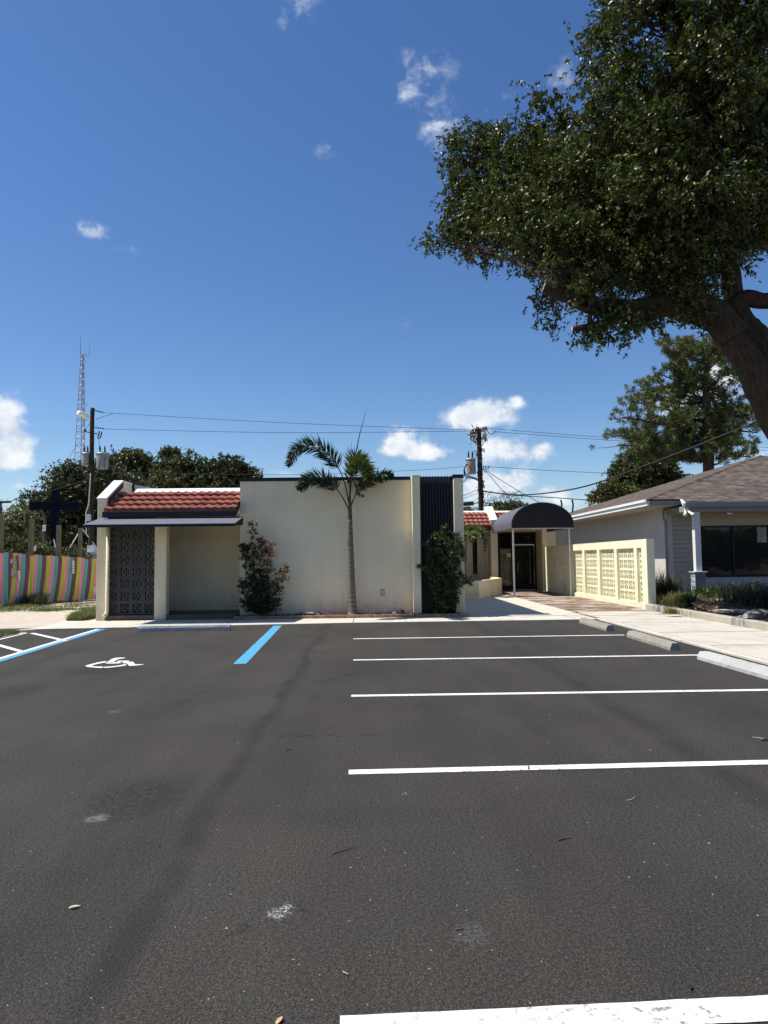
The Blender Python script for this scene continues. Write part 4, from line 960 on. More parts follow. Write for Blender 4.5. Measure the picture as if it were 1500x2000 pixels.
def wire(pts, r, label, name='power_line', k=8):
    pp = []
    for (px, py, Y) in pts: pp.append(P(px, py, Y))
    o = MB().tube(catmull(pp, k), r, 5).build(name, M['cable'], smooth=True); return tag(o, label, 'cable', 'cables strung between the poles')
wire([(202, 806, PY), (560, 826, PY), (925, 840, PY)], .012, 'upper thin wire from the transformer pole toward the vine wrapped pole')
wire([(204, 838, PY), (560, 845, PY), (922, 842, PY)], .012, 'lower thin wire from the transformer pole toward the vine wrapped pole')
wire([(220, 923, PY+.3), (560, 927, PY+.3), (800, 919, PY+.3), (910, 911, PY+.2)], .011, 'thin low wire passing just above the flat roof edge')
wire([(947, 836, PY), (1150, 852, PY+2), (1500, 874, PY+6), (1700, 880, PY+8)], .012, 'upper of the twin thin wires right of the vine wrapped pole')
wire([(966, 843, PY), (1150, 857, PY+2), (1500, 880, PY+6), (1700, 886, PY+8)], .012, 'lower of the twin thin wires right of the vine wrapped pole')
wire([(944, 910, PY), (990, 914, PY), (1190, 924, PY+2), (1500, 930, PY+6)], .013, 'single wire leaving mid height of the vine wrapped pole to the right')
wire([(943, 959, PY), (1000, 966, 37), (1060, 964, 34), (1150, 948, 31), (1280, 902, 28), (1400, 855, 26), (1500, 812, 25), (1700, 700, 22)], .034, 'thick black cable sweeping up to the right past the pine')
wire([(945, 960, PY), (1000, 967, PY), (1080, 972, PY-.5), (1170, 978, PY-1), (1260, 982, PY-1)], .026, 'thick cable passing level behind the arched canopy top')
wire([(905, 986, PY), (945, 982, PY), (1000, 988, PY), (1060, 996, PY), (1110, 1004, PY)], .028, 'lowest thick cable sagging behind the arched canopy')
wire([(945, 915, PY), (960, 933, PY-1), (985, 962, PY-2), (1008, 985, PY-3), (1030, 1003, PY-4)], .018, 'service cable dropping steeply from the pole toward the canopy, the steeper one')
wire([(946, 915, PY), (966, 930, PY-1), (1010, 957, PY-2), (1060, 985, PY-3), (1100, 1008, PY-4)], .018, 'service cable dropping from the pole over the canopy, the shallower one')
wire([(916, 929, PY), (905, 941, PY-1), (880, 960, PY-2)], .02, 'short cable slanting from the rusty transformer behind the dark slats')
wire([(936, 955, PY), (905, 968, PY), (860, 985, PY)], .015, 'upper of two cables going left behind the slatted wall end')
wire([(936, 962, PY), (905, 974, PY), (860, 996, PY)], .010, 'lower of two cables going left behind the slatted wall end')
wire([(20, 980, 36), (48, 968, 37), (100, 958, 38), (175, 935, PY)], .022, 'dark cable from the left bracket post into the big dark tree', k=6)
wire([(1095, 976, 39), (1097, 985, 39), (1096, 1000, 39)], .05, 'short standoff with a looped cable behind the canopy, left of a pair', 'cable_riser')
wire([(1117, 976, 39), (1119, 985, 39), (1118, 1000, 39)], .05, 'short standoff with a looped cable behind the canopy, right of a pair', 'cable_riser')

# ================================================================== TREES
def limb(mb, pts, r0, r1, n=8, k=5, jit=.05, p=1.0):
    c = catmull(pts, k); mb.tube(c, radii(r0, r1, len(c), p), n, jit=jit)
def tree(name, label, lobes, base, nsp, per, tl, L, Wd, leafm, barkm, r0=.25, seed=1, group=None, droop=.25, twigs=60, shell=.4, fork=None):
    t = thing(name, label, 'tree', group); rg = np.random.default_rng(seed); rd = random.Random(seed)
    C, U, bs_, dr_ = sprigs(lobes, nsp, per, tl, rg, droop, shell)
    leaves_obj('crown', C, U, rg.uniform(.7, 1.3, len(C))*L, rg.uniform(.7, 1.3, len(C))*Wd, leafm, t, rg)
    cm = np.mean([l[0] for l in lobes], axis=0); fk = Vector(fork) if fork is not None else Vector((lerp(base[0], cm[0], .6), lerp(base[1], cm[1], .6), lerp(base[2], cm[2], .55)))
    m = MB(); b_ = Vector(base); limb(m, [b_, b_.lerp(fk, .5)+Vector((rd.uniform(-.1, .1), 0, 0)), fk], r0, r0*.7, 10, 6, .05)
    for (c, r) in lobes:
        c = Vector(c); mid = fk.lerp(c, .5)+Vector((rd.uniform(-.3, .3), rd.uniform(-.3, .3), rd.uniform(-.2, .2)))*float(max(r))*.5
        limb(m, [fk, mid, c], r0*.5, r0*.12, 6, 4)
        for q in range(int(twigs/len(lobes))+1):
            dv = Vector((rd.gauss(0, 1), rd.gauss(0, 1), rd.gauss(0, 1))).normalized(); e = c+Vector((dv.x*r[0], dv.y*r[1], dv.z*r[2]))*.9
            limb(m, [mid.lerp(c, rd.random()), (mid.lerp(c, .7)+e)/2+dv*.1, e], r0*.12, r0*.03, 4, 3)
    m.build('trunk', barkm, t, smooth=True); settle(t, base); return t
# background trees
bg = 'trees behind the buildings'
tree('oak_tree', 'wide dark evergreen tree filling the space behind the left pole', [lobe(150, 960, 50, 62, 55), lobe(110, 990, 49, 50, 45), lobe(75, 985, 49, 34, 22), lobe(190, 950, 51, 55, 50), lobe(150, 1035, 50, 75, 45), lobe(205, 1010, 50, 50, 60), lobe(135, 925, 50, 30, 20), lobe(240, 960, 52, 40, 40), lobe(90, 1040, 49, 45, 40)],
     (P(150, 1000, 50).x, 50, 0), 3600, 14, .75, .22, .10, M['darkleaf'], M['oakbark'], .4, 11, bg, twigs=120)
tree('small_tree', 'thin pale leaved tree with light gaps at the far left', [lobe(20, 1020, 44, 24, 28), lobe(45, 1005, 44, 20, 20), lobe(8, 1050, 44, 26, 22), lobe(50, 1045, 44, 25, 25)], (P(25, 1000, 44).x, 44, 0), 620, 9, .6, .20, .07, M['paleleaf'], M['twig'], .14, 12, bg, twigs=160, shell=.2)
tree('dark_shrub', 'dark low bush peeking over the left fence boards', [lobe(30, 1070, 34, 40, 14), lobe(80, 1078, 34, 30, 10), lobe(140, 1085, 36, 30, 10), lobe(0, 1060, 34, 25, 16)], (P(40, 1000, 34).x, 34, 0), 900, 12, .4, .16, .06, M['midleaf'], M['twig'], .08, 13, bg, twigs=30)
tree('broad_tree', 'dense tree with clumped top behind the tile roof, nearest the left pole', [lobe(230, 905, 60, 22, 20), lobe(262, 898, 60, 24, 17), lobe(288, 912, 60, 20, 18), lobe(250, 935, 60, 45, 25), lobe(215, 930, 60, 22, 26)], (P(250, 1000, 60).x, 60, 0), 1500, 14, .7, .26, .11, M['midleaf'], M['oakbark'], .3, 14, bg, twigs=60)
tree('umbrella_tree', 'small round topped tree on a bare thin stem above the tile roof', [lobe(331, 885, 63, 16, 7), lobe(322, 889, 63, 8, 4), lobe(342, 889, 63, 8, 4)], (P(330, 1000, 63).x, 63, 0), 330, 12, .45, .22, .09, M['midleaf'], M['pinebark'], .16, 15, bg, droop=.0, twigs=12, fork=P(327, 905, 63))
tree('wispy_tree', 'tiny sparse tuft on a thin stem beside the round topped tree', [lobe(369, 884, 62, 5, 4)], (P(362, 1000, 62).x, 62, 0), 26, 9, .35, .18, .07, M['midleaf'], M['twig'], .09, 16, bg, twigs=6, fork=P(364, 896, 62))
tree('bare_limbed_tree', 'tree with pale bare limbs showing through, behind the middle of the tile roof', [lobe(350, 908, 58, 24, 13), lobe(378, 905, 58, 16, 10), lobe(318, 920, 58, 16, 12), lobe(345, 940, 58, 50, 18)], (P(342, 1000, 58).x, 58, 0), 1000, 14, .6, .25, .10, M['midleaf'], M['gal'], .2, 17, bg, twigs=30)
tree('rounded_tree', 'large dark rounded tree just left of the flat roof edge', [lobe(445, 918, 58, 42, 25), lobe(475, 932, 58, 32, 22), lobe(410, 925, 58, 30, 22), lobe(430, 945, 58, 60, 25), lobe(480, 950, 58, 34, 28)], (P(440, 1000, 58).x, 58, 0), 2300, 14, .55, .25, .11, M['darkleaf'], M['oakbark'], .35, 18, bg, twigs=40)
tree('low_tree', 'low leafy tree top showing above the rear tile roof', [lobe(975, 996, 55, 26, 10), lobe(1000, 990, 55, 18, 9), lobe(948, 1000, 55, 12, 7), lobe(1015, 995, 55, 15, 9)], (P(985, 1050, 55).x, 55, 0), 650, 12, .45, .22, .09, M['midleaf'], M['oakbark'], .2, 19, bg, twigs=20)
tree('low_tree', 'small bit of tree top between the slatted wall and the vine pole', [lobe(910, 998, 55, 12, 6), lobe(895, 1000, 55, 12, 6)], (P(905, 1050, 55).x, 55, 0), 160, 12, .4, .2, .08, M['midleaf'], M['oakbark'], .12, 20, bg, twigs=8)
tree('bushy_tree', 'bushy green tree behind the shingle roof, below the tall pine', [lobe(1250, 910, 50, 50, 30), lobe(1215, 930, 50, 26, 24), lobe(1290, 925, 50, 34, 34), lobe(1245, 945, 50, 55, 26), lobe(1310, 950, 50, 40, 25)], (P(1250, 1000, 50).x, 50, 0), 2100, 14, .55, .23, .10, M['midleaf'], M['oakbark'], .3, 21, bg, twigs=50)
tree('bushy_tree', 'lower green tree at the left end of the shingle roof', [lobe(1190, 962, 48, 26, 14), lobe(1170, 970, 48, 16, 9), lobe(1220, 965, 48, 25, 14)], (P(1190, 1000, 48).x, 48, 0), 620, 13, .5, .22, .09, M['midleaf'], M['oakbark'], .2, 22, bg, twigs=20)
# far wood line closes the horizon
rgf = np.random.default_rng(40); nl = 9000
ang = rgf.uniform(-1.3, 1.3, nl); Rr = rgf.uniform(95, 135, nl); Cf = np.stack([np.sin(ang)*Rr, np.cos(ang)*Rr, np.abs(rgf.normal(0, 1, nl))*1.6+1.0+1.2*np.sin(ang*23)+.8*np.sin(ang*51)], 1); Cf[:, 2] = np.clip(Cf[:, 2], 0, 5.5)
tag(leaves_obj('tree_line', Cf, rgf.normal(size=Cf.shape), rgf.uniform(.9, 1.8, nl), rgf.uniform(.6, 1.1, nl), M['darkleaf'], None, rgf), 'far low line of trees along the horizon', 'trees', kind='stuff')

rgf = np.random.default_rng(41); nl = 9000  # unseen tree belt behind the camera, put in to cut low sky light
Cf = np.stack([rgf.uniform(-60, 60, nl), -19+rgf.normal(0, 1.6, nl), rgf.random(nl)**.8*5.0], 1); Cf[:, 2] *= .86+.14*np.sin(Cf[:, 0]*.5)
tag(leaves_obj('tree_line', Cf, rgf.normal(size=Cf.shape), rgf.uniform(.7, 1.5, nl), rgf.uniform(.5, .9, nl), M['darkleaf'], None, rgf), 'belt of trees added behind the viewer to block low sky light', 'trees', kind='stuff')

# pine
PN = thing('pine_tree', 'tall spreading pine with layered needle clumps behind the grey house', 'tree')
NY = 44.0; m = MB(); rd = random.Random(4); rg = np.random.default_rng(8)
tp = [P(1383, 1080, NY), P(1384, 930, NY), P(1383, 850, NY), P(1380, 780, NY), P(1378, 740, NY), P(1385, 690, NY), P(1372, 655, NY)]; tp[0].z = 0
c = catmull(tp, 6); m.tube(c, radii(.42, .09, len(c), .8), 12, jit=.06)
tufts = []
limbs = [(900, 1250, 870, .12), (890, 1290, 900, .1), (905, 1470, 893, .07), (870, 1195, 850, .14), (855, 1175, 870, .12), (840, 1215, 815, .13), (865, 1450, 870, .12), (850, 1480, 845, .12), (820, 1240, 785, .12), (800, 1250, 770, .1), (810, 1460, 800, .11), (830, 1500, 820, .1), (780, 1280, 745, .1), (770, 1440, 770, .08), (765, 1290, 730, .09), (745, 1440, 740, .08), (735, 1300, 710, .08), (725, 1420, 710, .07), (710, 1290, 685, .07), (700, 1340, 665, .06), (690, 1420, 680, .05), (830, 1300, 830, .1), (880, 1340, 860, .1), (790, 1330, 760, .08), (820, 1420, 830, .08), (900, 1215, 905, .1), (860, 1260, 850, .1)]
for (y0, x1, y1, r) in limbs:
    dy = rd.uniform(-3.2, 3.2); a = P(1382, y0, NY); e = P(max(x1, 1205), y1, NY+dy); mid = a.lerp(e, .5)+Vector((0, 0, rd.uniform(-.4, .5)))
    cl_ = catmull([a, a.lerp(e, .22)+Vector((0, 0, rd.uniform(-.3, .25))), mid, e], 5); m.tube(cl_, radii(r*1.1, r*.3, len(cl_)), 6, jit=.1)
    L_ = (e-a).length
    for q in range(int(8+L_*4.6)):
        t = .28+.72*rd.random()**.7; i = min(len(cl_)-1, int(t*(len(cl_)-1))); b_ = cl_[i]
        off = Vector((rd.gauss(0, .55), rd.gauss(0, .7), abs(rd.gauss(.05, .46)))); e2 = b_+off
        if 725+e2.x/e2.y*F < 1158: continue
        m.tube([b_, b_.lerp(e2, .5)+Vector((0, 0, -.05)), e2], [r*.22, r*.15, .012], 4, cap=False)
        for s_ in range(3): tufts.append(e2+Vector((rd.gauss(0, .22), rd.gauss(0, .25), rd.gauss(0, .14))))
for q in range(60):
    b_ = P(1378+rd.uniform(-60, 60), 668+rd.uniform(-12, 40), NY+rd.uniform(-1.5, 1.5)); tufts.append(b_)
m.build('trunk', M['pinebark'], PN, smooth=True)
T = np.array([tuple(t) for t in tufts if 725+t.x/t.y*F > 1156]); per = 44; dirs = norm(rg.normal(size=(len(T), per, 3)).reshape(-1, 3)+np.array([0, 0, .35])).reshape(len(T), per, 3)
ln = rg.uniform(.20, .36, (len(T), per, 1)); C = (T[:, None, :]+dirs*ln*.55).reshape(-1, 3)
leaves_obj('crown', C, dirs.reshape(-1, 3), ln.reshape(-1), rg.uniform(.028, .05, len(C)), M['needle'], PN, rg)
settle(PN, (tp[0].x, NY, 0))

# foreground oak
OK = thing('live_oak', 'huge dark oak with a leaning trunk overhanging the car park at upper right', 'tree')
OY = 15.0
lob = [lobe(922, 290, 18.6, 52, 40), lobe(905, 400, 18.6, 38, 45), lobe(930, 445, 18.6, 58, 36), lobe(868, 464, 18.9, 38, 18), lobe(895, 350, 18.7, 34, 50), lobe(1000, 430, 17.8, 85, 75), lobe(995, 310, 17.8, 85, 70), lobe(1075, 235, 16.8, 62, 70), lobe(1100, 370, 16.2, 105, 110),
 lobe(1050, 492, 16.8, 42, 38, 90), lobe(1085, 575, 16.6, 26, 45, 90), lobe(1190, 110, 15.2, 62, 90), lobe(1215, 270, 14.8, 120, 120), lobe(1195, 440, 14.8, 125, 105), lobe(1180, 625, 14.8, 40, 38, 60), lobe(1150, 660, 14.8, 14, 22, 40), lobe(1245, 620, 14.6, 48, 34, 60),
 lobe(1300, 50, 14, 130, 130), lobe(1350, 200, 13.6, 140, 130), lobe(1340, 370, 13.8, 130, 100), lobe(1300, 500, 14.4, 90, 55), lobe(1340, 590, 15, 60, 45), lobe(1450, 110, 14.2, 140, 150), lobe(1460, 300, 15, 130, 100), lobe(1470, 440, 16.2, 90, 50), lobe(1400, 470, 16, 70, 50),
 lobe(1250, -110, 14.5, 100, 120), lobe(1420, -130, 14, 180, 130), lobe(1620, 60, 15, 190, 190), lobe(1640, 330, 16, 160, 150), lobe(1800, 180, 17, 220, 220), lobe(1600, -160, 15, 190, 150), lobe(1390, 640, 14.6, 36, 26), lobe(1130, 500, 15.6, 45, 38, 80), lobe(1015, 425, 15.3, 60, 45), lobe(1070, 455, 14.9, 60, 40), lobe(1085, 525, 14.6, 24, 20), lobe(1150, 560, 14.5, 34, 20), lobe(1240, 470, 14.7, 90, 50), lobe(1120, 480, 20, 70, 70), lobe(1200, 450, 20, 90, 80), lobe(1170, 340, 20, 100, 100), lobe(1080, 330, 19.5, 80, 80), lobe(1330, 250, 19, 140, 120), lobe(1210, 545, 16.6, 70, 36), lobe(1300, 550, 16.6, 60, 36), lobe(1290, 430, 15.8, 110, 90), lobe(1250, 350, 15.8, 120, 90), lobe(1380, 480, 15.4, 90, 60), lobe(960, 470, 17.6, 60, 34), lobe(1010, 380, 16.8, 70, 60)]
rg = np.random.default_rng(21)
def clumped(lobes, ncl, nsp, per, tl, rg, csize, droop, shell):
    vol = np.array([np.prod(l[1])**(2/3) for l in lobes]); vol = vol/vol.sum(); ix = rg.choice(len(lobes), ncl, p=vol)
    c = np.array([lobes[i][0] for i in ix]); r = np.array([lobes[i][1] for i in ix]); d = norm(rg.normal(size=(ncl, 3))); q = shell+(1-shell)*rg.random((ncl, 1))**.7
    cc = c+d*r*q; n = ncl*nsp; out = np.repeat(d, nsp, 0)
    base = np.repeat(cc, nsp, 0)+rg.normal(size=(n, 3))*csize*np.array([1, 1, .75])*np.repeat(rg.uniform(.6, 1.35, (ncl, 1)), nsp, 0)
    dr = norm(out*.7+rg.normal(size=(n, 3))*.75+np.array([0, 0, -droop])); t = rg.random((n, per, 1)); tlv = tl*rg.uniform(.5, 1.3, (n, 1, 1))
    C = base[:, None, :]+dr[:, None, :]*tlv*t+np.array([0, 0, -1.])*(tlv*t*t*droop*.8)+rg.normal(size=(n, per, 3))*tl*.08
    U = dr[:, None, :]*.9+rg.normal(size=(n, per, 3))*.65+np.array([0, 0, -droop*.5])
    return C.reshape(-1, 3), U.reshape(-1, 3)
C, U = clumped(lob, 1750, 17, 15, .34, rg, .20, .30, .35)
leaves_obj('crown', C, U, rg.uniform(.07, .135, len(C)), rg.uniform(.032, .056, len(C)), M['oakleaf'], OK, rg)
m = MB(); rd = random.Random(6)
base = Vector((10.2, 15.6, .05))
limb(m, [base, Vector((9.75, 15.4, 1.6)), P(1560, 900, 15.1), P(1508, 800, OY), P(1462, 710, OY), P(1415, 640, OY)], .47, .26, 18, 7, .05)
limb(m, [P(1560, 830, 15.3), P(1525, 740, 15.4), P(1490, 670, 15.5), P(1450, 625, 15.6), P(1430, 560, 15.6), P(1420, 430, 15.6), P(1380, 260, 15.4), P(1340, 80, 15)], .36, .10, 12, 6)
limb(m, [P(1430, 660, OY), P(1390, 610, OY), P(1330, 592, 14.9), P(1240, 606, 14.9), P(1160, 598, 14.9), P(1110, 578, 14.9), P(1062, 562, 14.9)], .36, .12, 12, 6)
limb(m, [P(1170, 598, 14.9), P(1105, 550, 15.1), P(1068, 520, 15.3), P(1042, 498, 15.4)], .15, .085, 10, 5)
limb(m, [P(1250, 604, 14.9), P(1190, 628, 14.7), P(1140, 640, 14.6), P(1118, 642, 14.6)], .12, .05, 8, 5)
limb(m, [P(1430, 600, 15.5), P(1460, 583, 15.4), P(1500, 588, 15.3), P(1620, 570, 15)], .22, .15, 10, 5)
limb(m, [P(1425, 480, 15.6), P(1460, 330, 15.2), P(1440, 268, 14.8), P(1390, 272, 14.4), P(1340, 285, 14)], .17, .07, 10, 5)
for (c, r) in lob:
    c = Vector(c); s0 = min([P(1395, 470, 15.4), P(1300, 598, 14.9), P(1150, 590, 14.9), P(1380, 300, 15.2), P(1480, 400, 15.4)], key=lambda v: (v-c).length)
    if (c-s0).length < .3: continue
    mid = s0.lerp(c, .5)+Vector((rd.uniform(-.3, .3), rd.uniform(-.3, .3), rd.uniform(-.1, .4)))
    limb(m, [s0, mid, c], .085, .025, 7, 5, .08)
    for q in range(9):
        dv = Vector((rd.gauss(0, 1), rd.gauss(0, 1), rd.gauss(0, .8))).normalized(); e = c+Vector((dv.x*r[0], dv.y*r[1], dv.z*r[2]))*1.0
        limb(m, [mid.lerp(c, rd.random()), c.lerp(e, .45)+dv*.08, e], .022, .005, 4, 3, .05)
m.build('trunk', M['oakbark'], OK, smooth=True)
for (a, b, r) in ((P(1062, 562, 14.9), P(1110, 578, 14.9), .117), (P(1042, 498, 15.4), P(1068, 520, 15.3), .09), (P(1118, 642, 14.6), P(1140, 640, 14.6), .05)):
    d = (a-b).normalized(); MB().tube([a+d*.002, a+d*.012], r, 14).build('cut_face', M['oakcut'], OK)
e = P(1127, 590, 14.55); MB().tube([e+Vector((0, .12, 0)), e], .075, 12).build('cut_face', M['oakcut'], OK)
settle(OK, base)

# ------------------------------------------------------------------ palms
def frond(mb_l, pts, nseg, Lf, rach, rg, plumose=True, w=.03, name=None, flat_=False, t0=.16):
    c = catmull(pts, 10); n = len(c); Cs = []; Us = []; Ls = []
    for i in range(int(n*t0), n):
        t = i/(n-1); tan = (c[min(i+1, n-1)]-c[max(i-1, 0)]).normalized()
        side = tan.cross(Vector((0, 0, 1)));  side = side.normalized() if side.length > .05 else Vector((1, 0, 0)); up = side.cross(tan).normalized()
        for k in range(nseg):
            a = rg.uniform(0, 2*PI) if plumose else (rg.choice([0, PI])+rg.normal()*.35)
            rad = side*math.cos(a)+up*math.sin(a); env = math.sin(PI*min(1, .12+t*.86))**.55
            L_ = Lf*env*rg.uniform(.75, 1.15); d = (tan*.75+rad*.95+Vector((0, 0, -.28 if not plumose else -.1))).normalized()
            p = c[i]+tan*rg.uniform(-.02, .02); Cs.append(tuple(p+d*L_*.5)); Us.append(tuple(d)); Ls.append(L_)
    mb_l.tube(c, radii(rach, rach*.25, n), 5)
    return Cs, Us, Ls
PA = thing('foxtail_palm', 'young palm with arching plumes standing before the cream wall', 'palm tree')
QY = 18.48; rg = np.random.default_rng(3); m = MB()
tc = catmull([Vector((P(689, 1190, QY).x, QY, .05)), P(688, 1165, QY), P(686.5, 1120, QY), P(685, 1070, QY), P(683.5, 1015, QY)], 8)
m.tube(tc, [.085*math.exp(-i*.55)+.100-.040*i/len(tc) for i in range(len(tc))], 16, jit=.02).build('trunk', M['palmtrunk'], PA, smooth=True)
cs = catmull([P(684.3, 1068, QY), P(683.5, 1015, QY), P(683, 985, QY), P(683, 962, QY)], 6)
MB().tube(cs, [.066, .066, .064, .062, .06, .059, .058, .056, .054, .053, .052, .05, .046, .04, .035, .03, .026, .022, .02], 12).build('crownshaft', M['crownshaft'], PA, smooth=True)
o = Vector(P(683, 985, QY))
fr = [([P(682, 990, QY), P(675, 950, QY-.05), P(663, 918, QY-.1), P(640, 886, QY-.2), P(606, 870, QY-.3), P(578, 880, QY-.4), P(563, 908, QY-.5)], 12, .40, .36),
      ([P(682, 998, QY), P(668, 970, QY-.15), P(650, 948, QY-.35), P(625, 935, QY-.5), P(600, 938, QY-.7), P(585, 955, QY-.8)], 12, .38, .32),
      ([P(684, 992, QY), P(697, 962, QY-.1), P(716, 942, QY-.2), P(742, 930, QY-.25), P(766, 928, QY-.3)], 11, .33, .28),
      ([P(683, 975, QY), P(688, 930, QY-.2), P(700, 905, QY-.5), P(716, 915, QY-.9), P(722, 935, QY-1.1)], 14, .40, .2),
      ([P(683, 975, QY), P(684, 930, QY+.2), P(692, 895, QY+.1), P(708, 902, QY-.3), P(716, 925, QY-.6)], 13, .38, .25),
      ([P(684, 990, QY), P(692, 972, QY-.2), P(700, 962, QY-.4), P(708, 970, QY-.5)], 3, .17, .5)]
for fi, (pts, ns, Lf, t0) in enumerate(fr):
    m = MB(); Cs, Us, Ls = frond(m, pts, ns, Lf, .02, rg, True, t0=t0)
    ro = m.build('frond', M['crownshaft'], PA)
    leaves_obj('leaflets', np.array(Cs), np.array(Us), np.array(Ls), rg.uniform(.024, .040, len(Cs)), M['palmleaf_sunlit'] if fi in (3, 4) else M['palmleaf'], ro, rg)
MB().tube([P(683, 965, QY), P(690, 910, QY-.02), P(702, 850, QY-.04), P(716, 798, QY-.05)], [.022, .02, .014, .004], 6).tube([P(683, 965, QY), P(685.5, 900, QY), P(686, 866, QY)], [.018, .012, .004], 5).build('spear_leaf', M['crownshaft'], PA)
settle(PA, (P(689, 1190, QY).x, QY, .05))
P2 = thing('small_palm', 'small bright palm drooping over the low planter by the entrance', 'palm tree')
SY = 27.6; m = MB().tube([Vector((P(905, 1100, SY).x, SY, .5)), P(908, 1080, SY), P(912, 1045, SY)], [.09, .07, .05], 8); m.build('trunk', M['palmtrunk'], P2)
for pts in ([P(910, 1050, SY), P(925, 1030, SY), P(942, 1038, SY), P(950, 1062, SY)], [P(910, 1050, SY), P(922, 1028, SY-.3), P(940, 1030, SY-.5), P(955, 1045, SY-.6)], [P(910, 1050, SY), P(912, 1030, SY), P(925, 1026, SY-.5), P(935, 1045, SY-.9)], [P(910, 1050, SY), P(900, 1030, SY-.2), P(890, 1040, SY-.5)], [P(910, 1050, SY), P(905, 1035, SY-.4), P(905, 1040, SY-.9), P(905, 1060, SY-1.1)], [P(910, 1050, SY), P(920, 1040, SY+.3), P(940, 1045, SY+.3), P(948, 1075, SY+.2)], [P(910, 1050, SY), P(915, 1038, SY-.6), P(920, 1045, SY-1), P(922, 1058, SY-1.2)]):
    m = MB(); Cs, Us, Ls = frond(m, pts, 4, .30, .014, rg, False, t0=.12); ro = m.build('frond', M['crownshaft'], P2)
    leaves_obj('leaflets', np.array(Cs), np.array(Us), np.array(Ls), rg.uniform(.03, .05, len(Cs)), M['palmleaf2'], ro, rg)
settle(P2, (P(905, 1100, SY).x, SY, .5))

# ------------------------------------------------------------------ shrubs by the wall
def stemshrub(name, label, stems, Y, lm, tipm, seed, L=.10, Wd=.035, dens=1.0, tipfrac=.0, spread=1.0):
    t = thing(name, label, 'shrub'); rg = np.random.default_rng(seed); rd = random.Random(seed); m = MB(); Cs = []; Us = []; mi = []
    for (pts, r, red) in stems:
        pp = [P(x, y, Y+dy) for (x, y, dy) in pts]; c = catmull(pp, 8); n = len(c); m.tube(c, radii(r, .004, n), 5)
        for i in range(2, n):
            tpos = i/(n-1)
            for b in range(max(1, int(2*dens))):
                dv = Vector((rd.gauss(0, 1), rd.gauss(0, .8), rd.uniform(-.1, 1.0))).normalized(); ln = rd.uniform(.10, .34)*(1.15-tpos*.6)*spread; e = c[i]+dv*ln
                m.tube([c[i], e], [.005, .002], 3, cap=False)
                for k in range(int(12*dens)):
                    tt = rd.uniform(.35, 1.05); p = c[i].lerp(e, tt)+Vector((rd.gauss(0, .028), rd.gauss(0, .028), rd.gauss(0, .025)))
                    Cs.append(tuple(p)); Us.append(tuple(dv+Vector((rd.gauss(0, .7), rd.gauss(0, .7), rd.gauss(.15, .6))))); mi.append(1 if rd.random() < (red if tpos > .55 else red*.15) else 0)
    leaves_obj('foliage', np.array(Cs), np.array(Us), rg.uniform(.7, 1.3, len(Cs))*L, rg.uniform(.7, 1.3, len(Cs))*Wd, None, t, rg, mats=[lm, tipm], mi=mi)
    m.build('stems', M['twig'], t); g = P(stems[0][0][0][0], stems[0][0][0][1], Y); settle(t, (g.x, Y, .08)); return t
SYY = 18.5
stemshrub('tall_shrub', 'loose tall shrub with reddish tips at the left end of the cream wall', [
 ([(508, 1200, 0), (500, 1150, 0), (493, 1090, -.05), (492, 1024, -.1)], .018, .08), ([(508, 1200, 0), (496, 1160, -.1), (482, 1110, -.15), (474, 1072, -.2)], .014, .03), ([(510, 1200, 0), (500, 1120, 0), (486, 1080, 0), (470, 1066, 0)], .012, .0),
 ([(512, 1200, 0), (518, 1150, 0), (522, 1100, 0), (527, 1064, -.05)], .016, .75), ([(512, 1200, 0), (510, 1140, 0), (508, 1090, 0), (512, 1056, 0)], .014, .6), ([(514, 1200, 0), (530, 1165, 0), (545, 1140, -.1), (558, 1110, -.15)], .014, .6),
 ([(508, 1200, 0), (490, 1175, -.1), (478, 1150, -.2), (472, 1140, -.2)], .01, 0), ([(508, 1200, 0), (488, 1190, -.1), (474, 1175, -.2)], .01, 0), ([(512, 1200, 0), (530, 1188, -.1), (545, 1172, -.2)], .01, .1), ([(508, 1200, 0), (505, 1180, -.15), (500, 1150, -.25), (490, 1130, -.3)], .01, .05), ([(510, 1200, 0), (512, 1180, -.15), (518, 1160, -.2), (520, 1140, -.25)], .01, .1),
 ([(510, 1200, 0), (500, 1190, -.1), (488, 1185, -.2)], .01, 0), ([(510, 1200, 0), (520, 1190, -.1), (530, 1180, -.2)], .01, .2)], SYY, M['shrubleaf'], M['redleaf'], 31, .088, .030, 1.0)
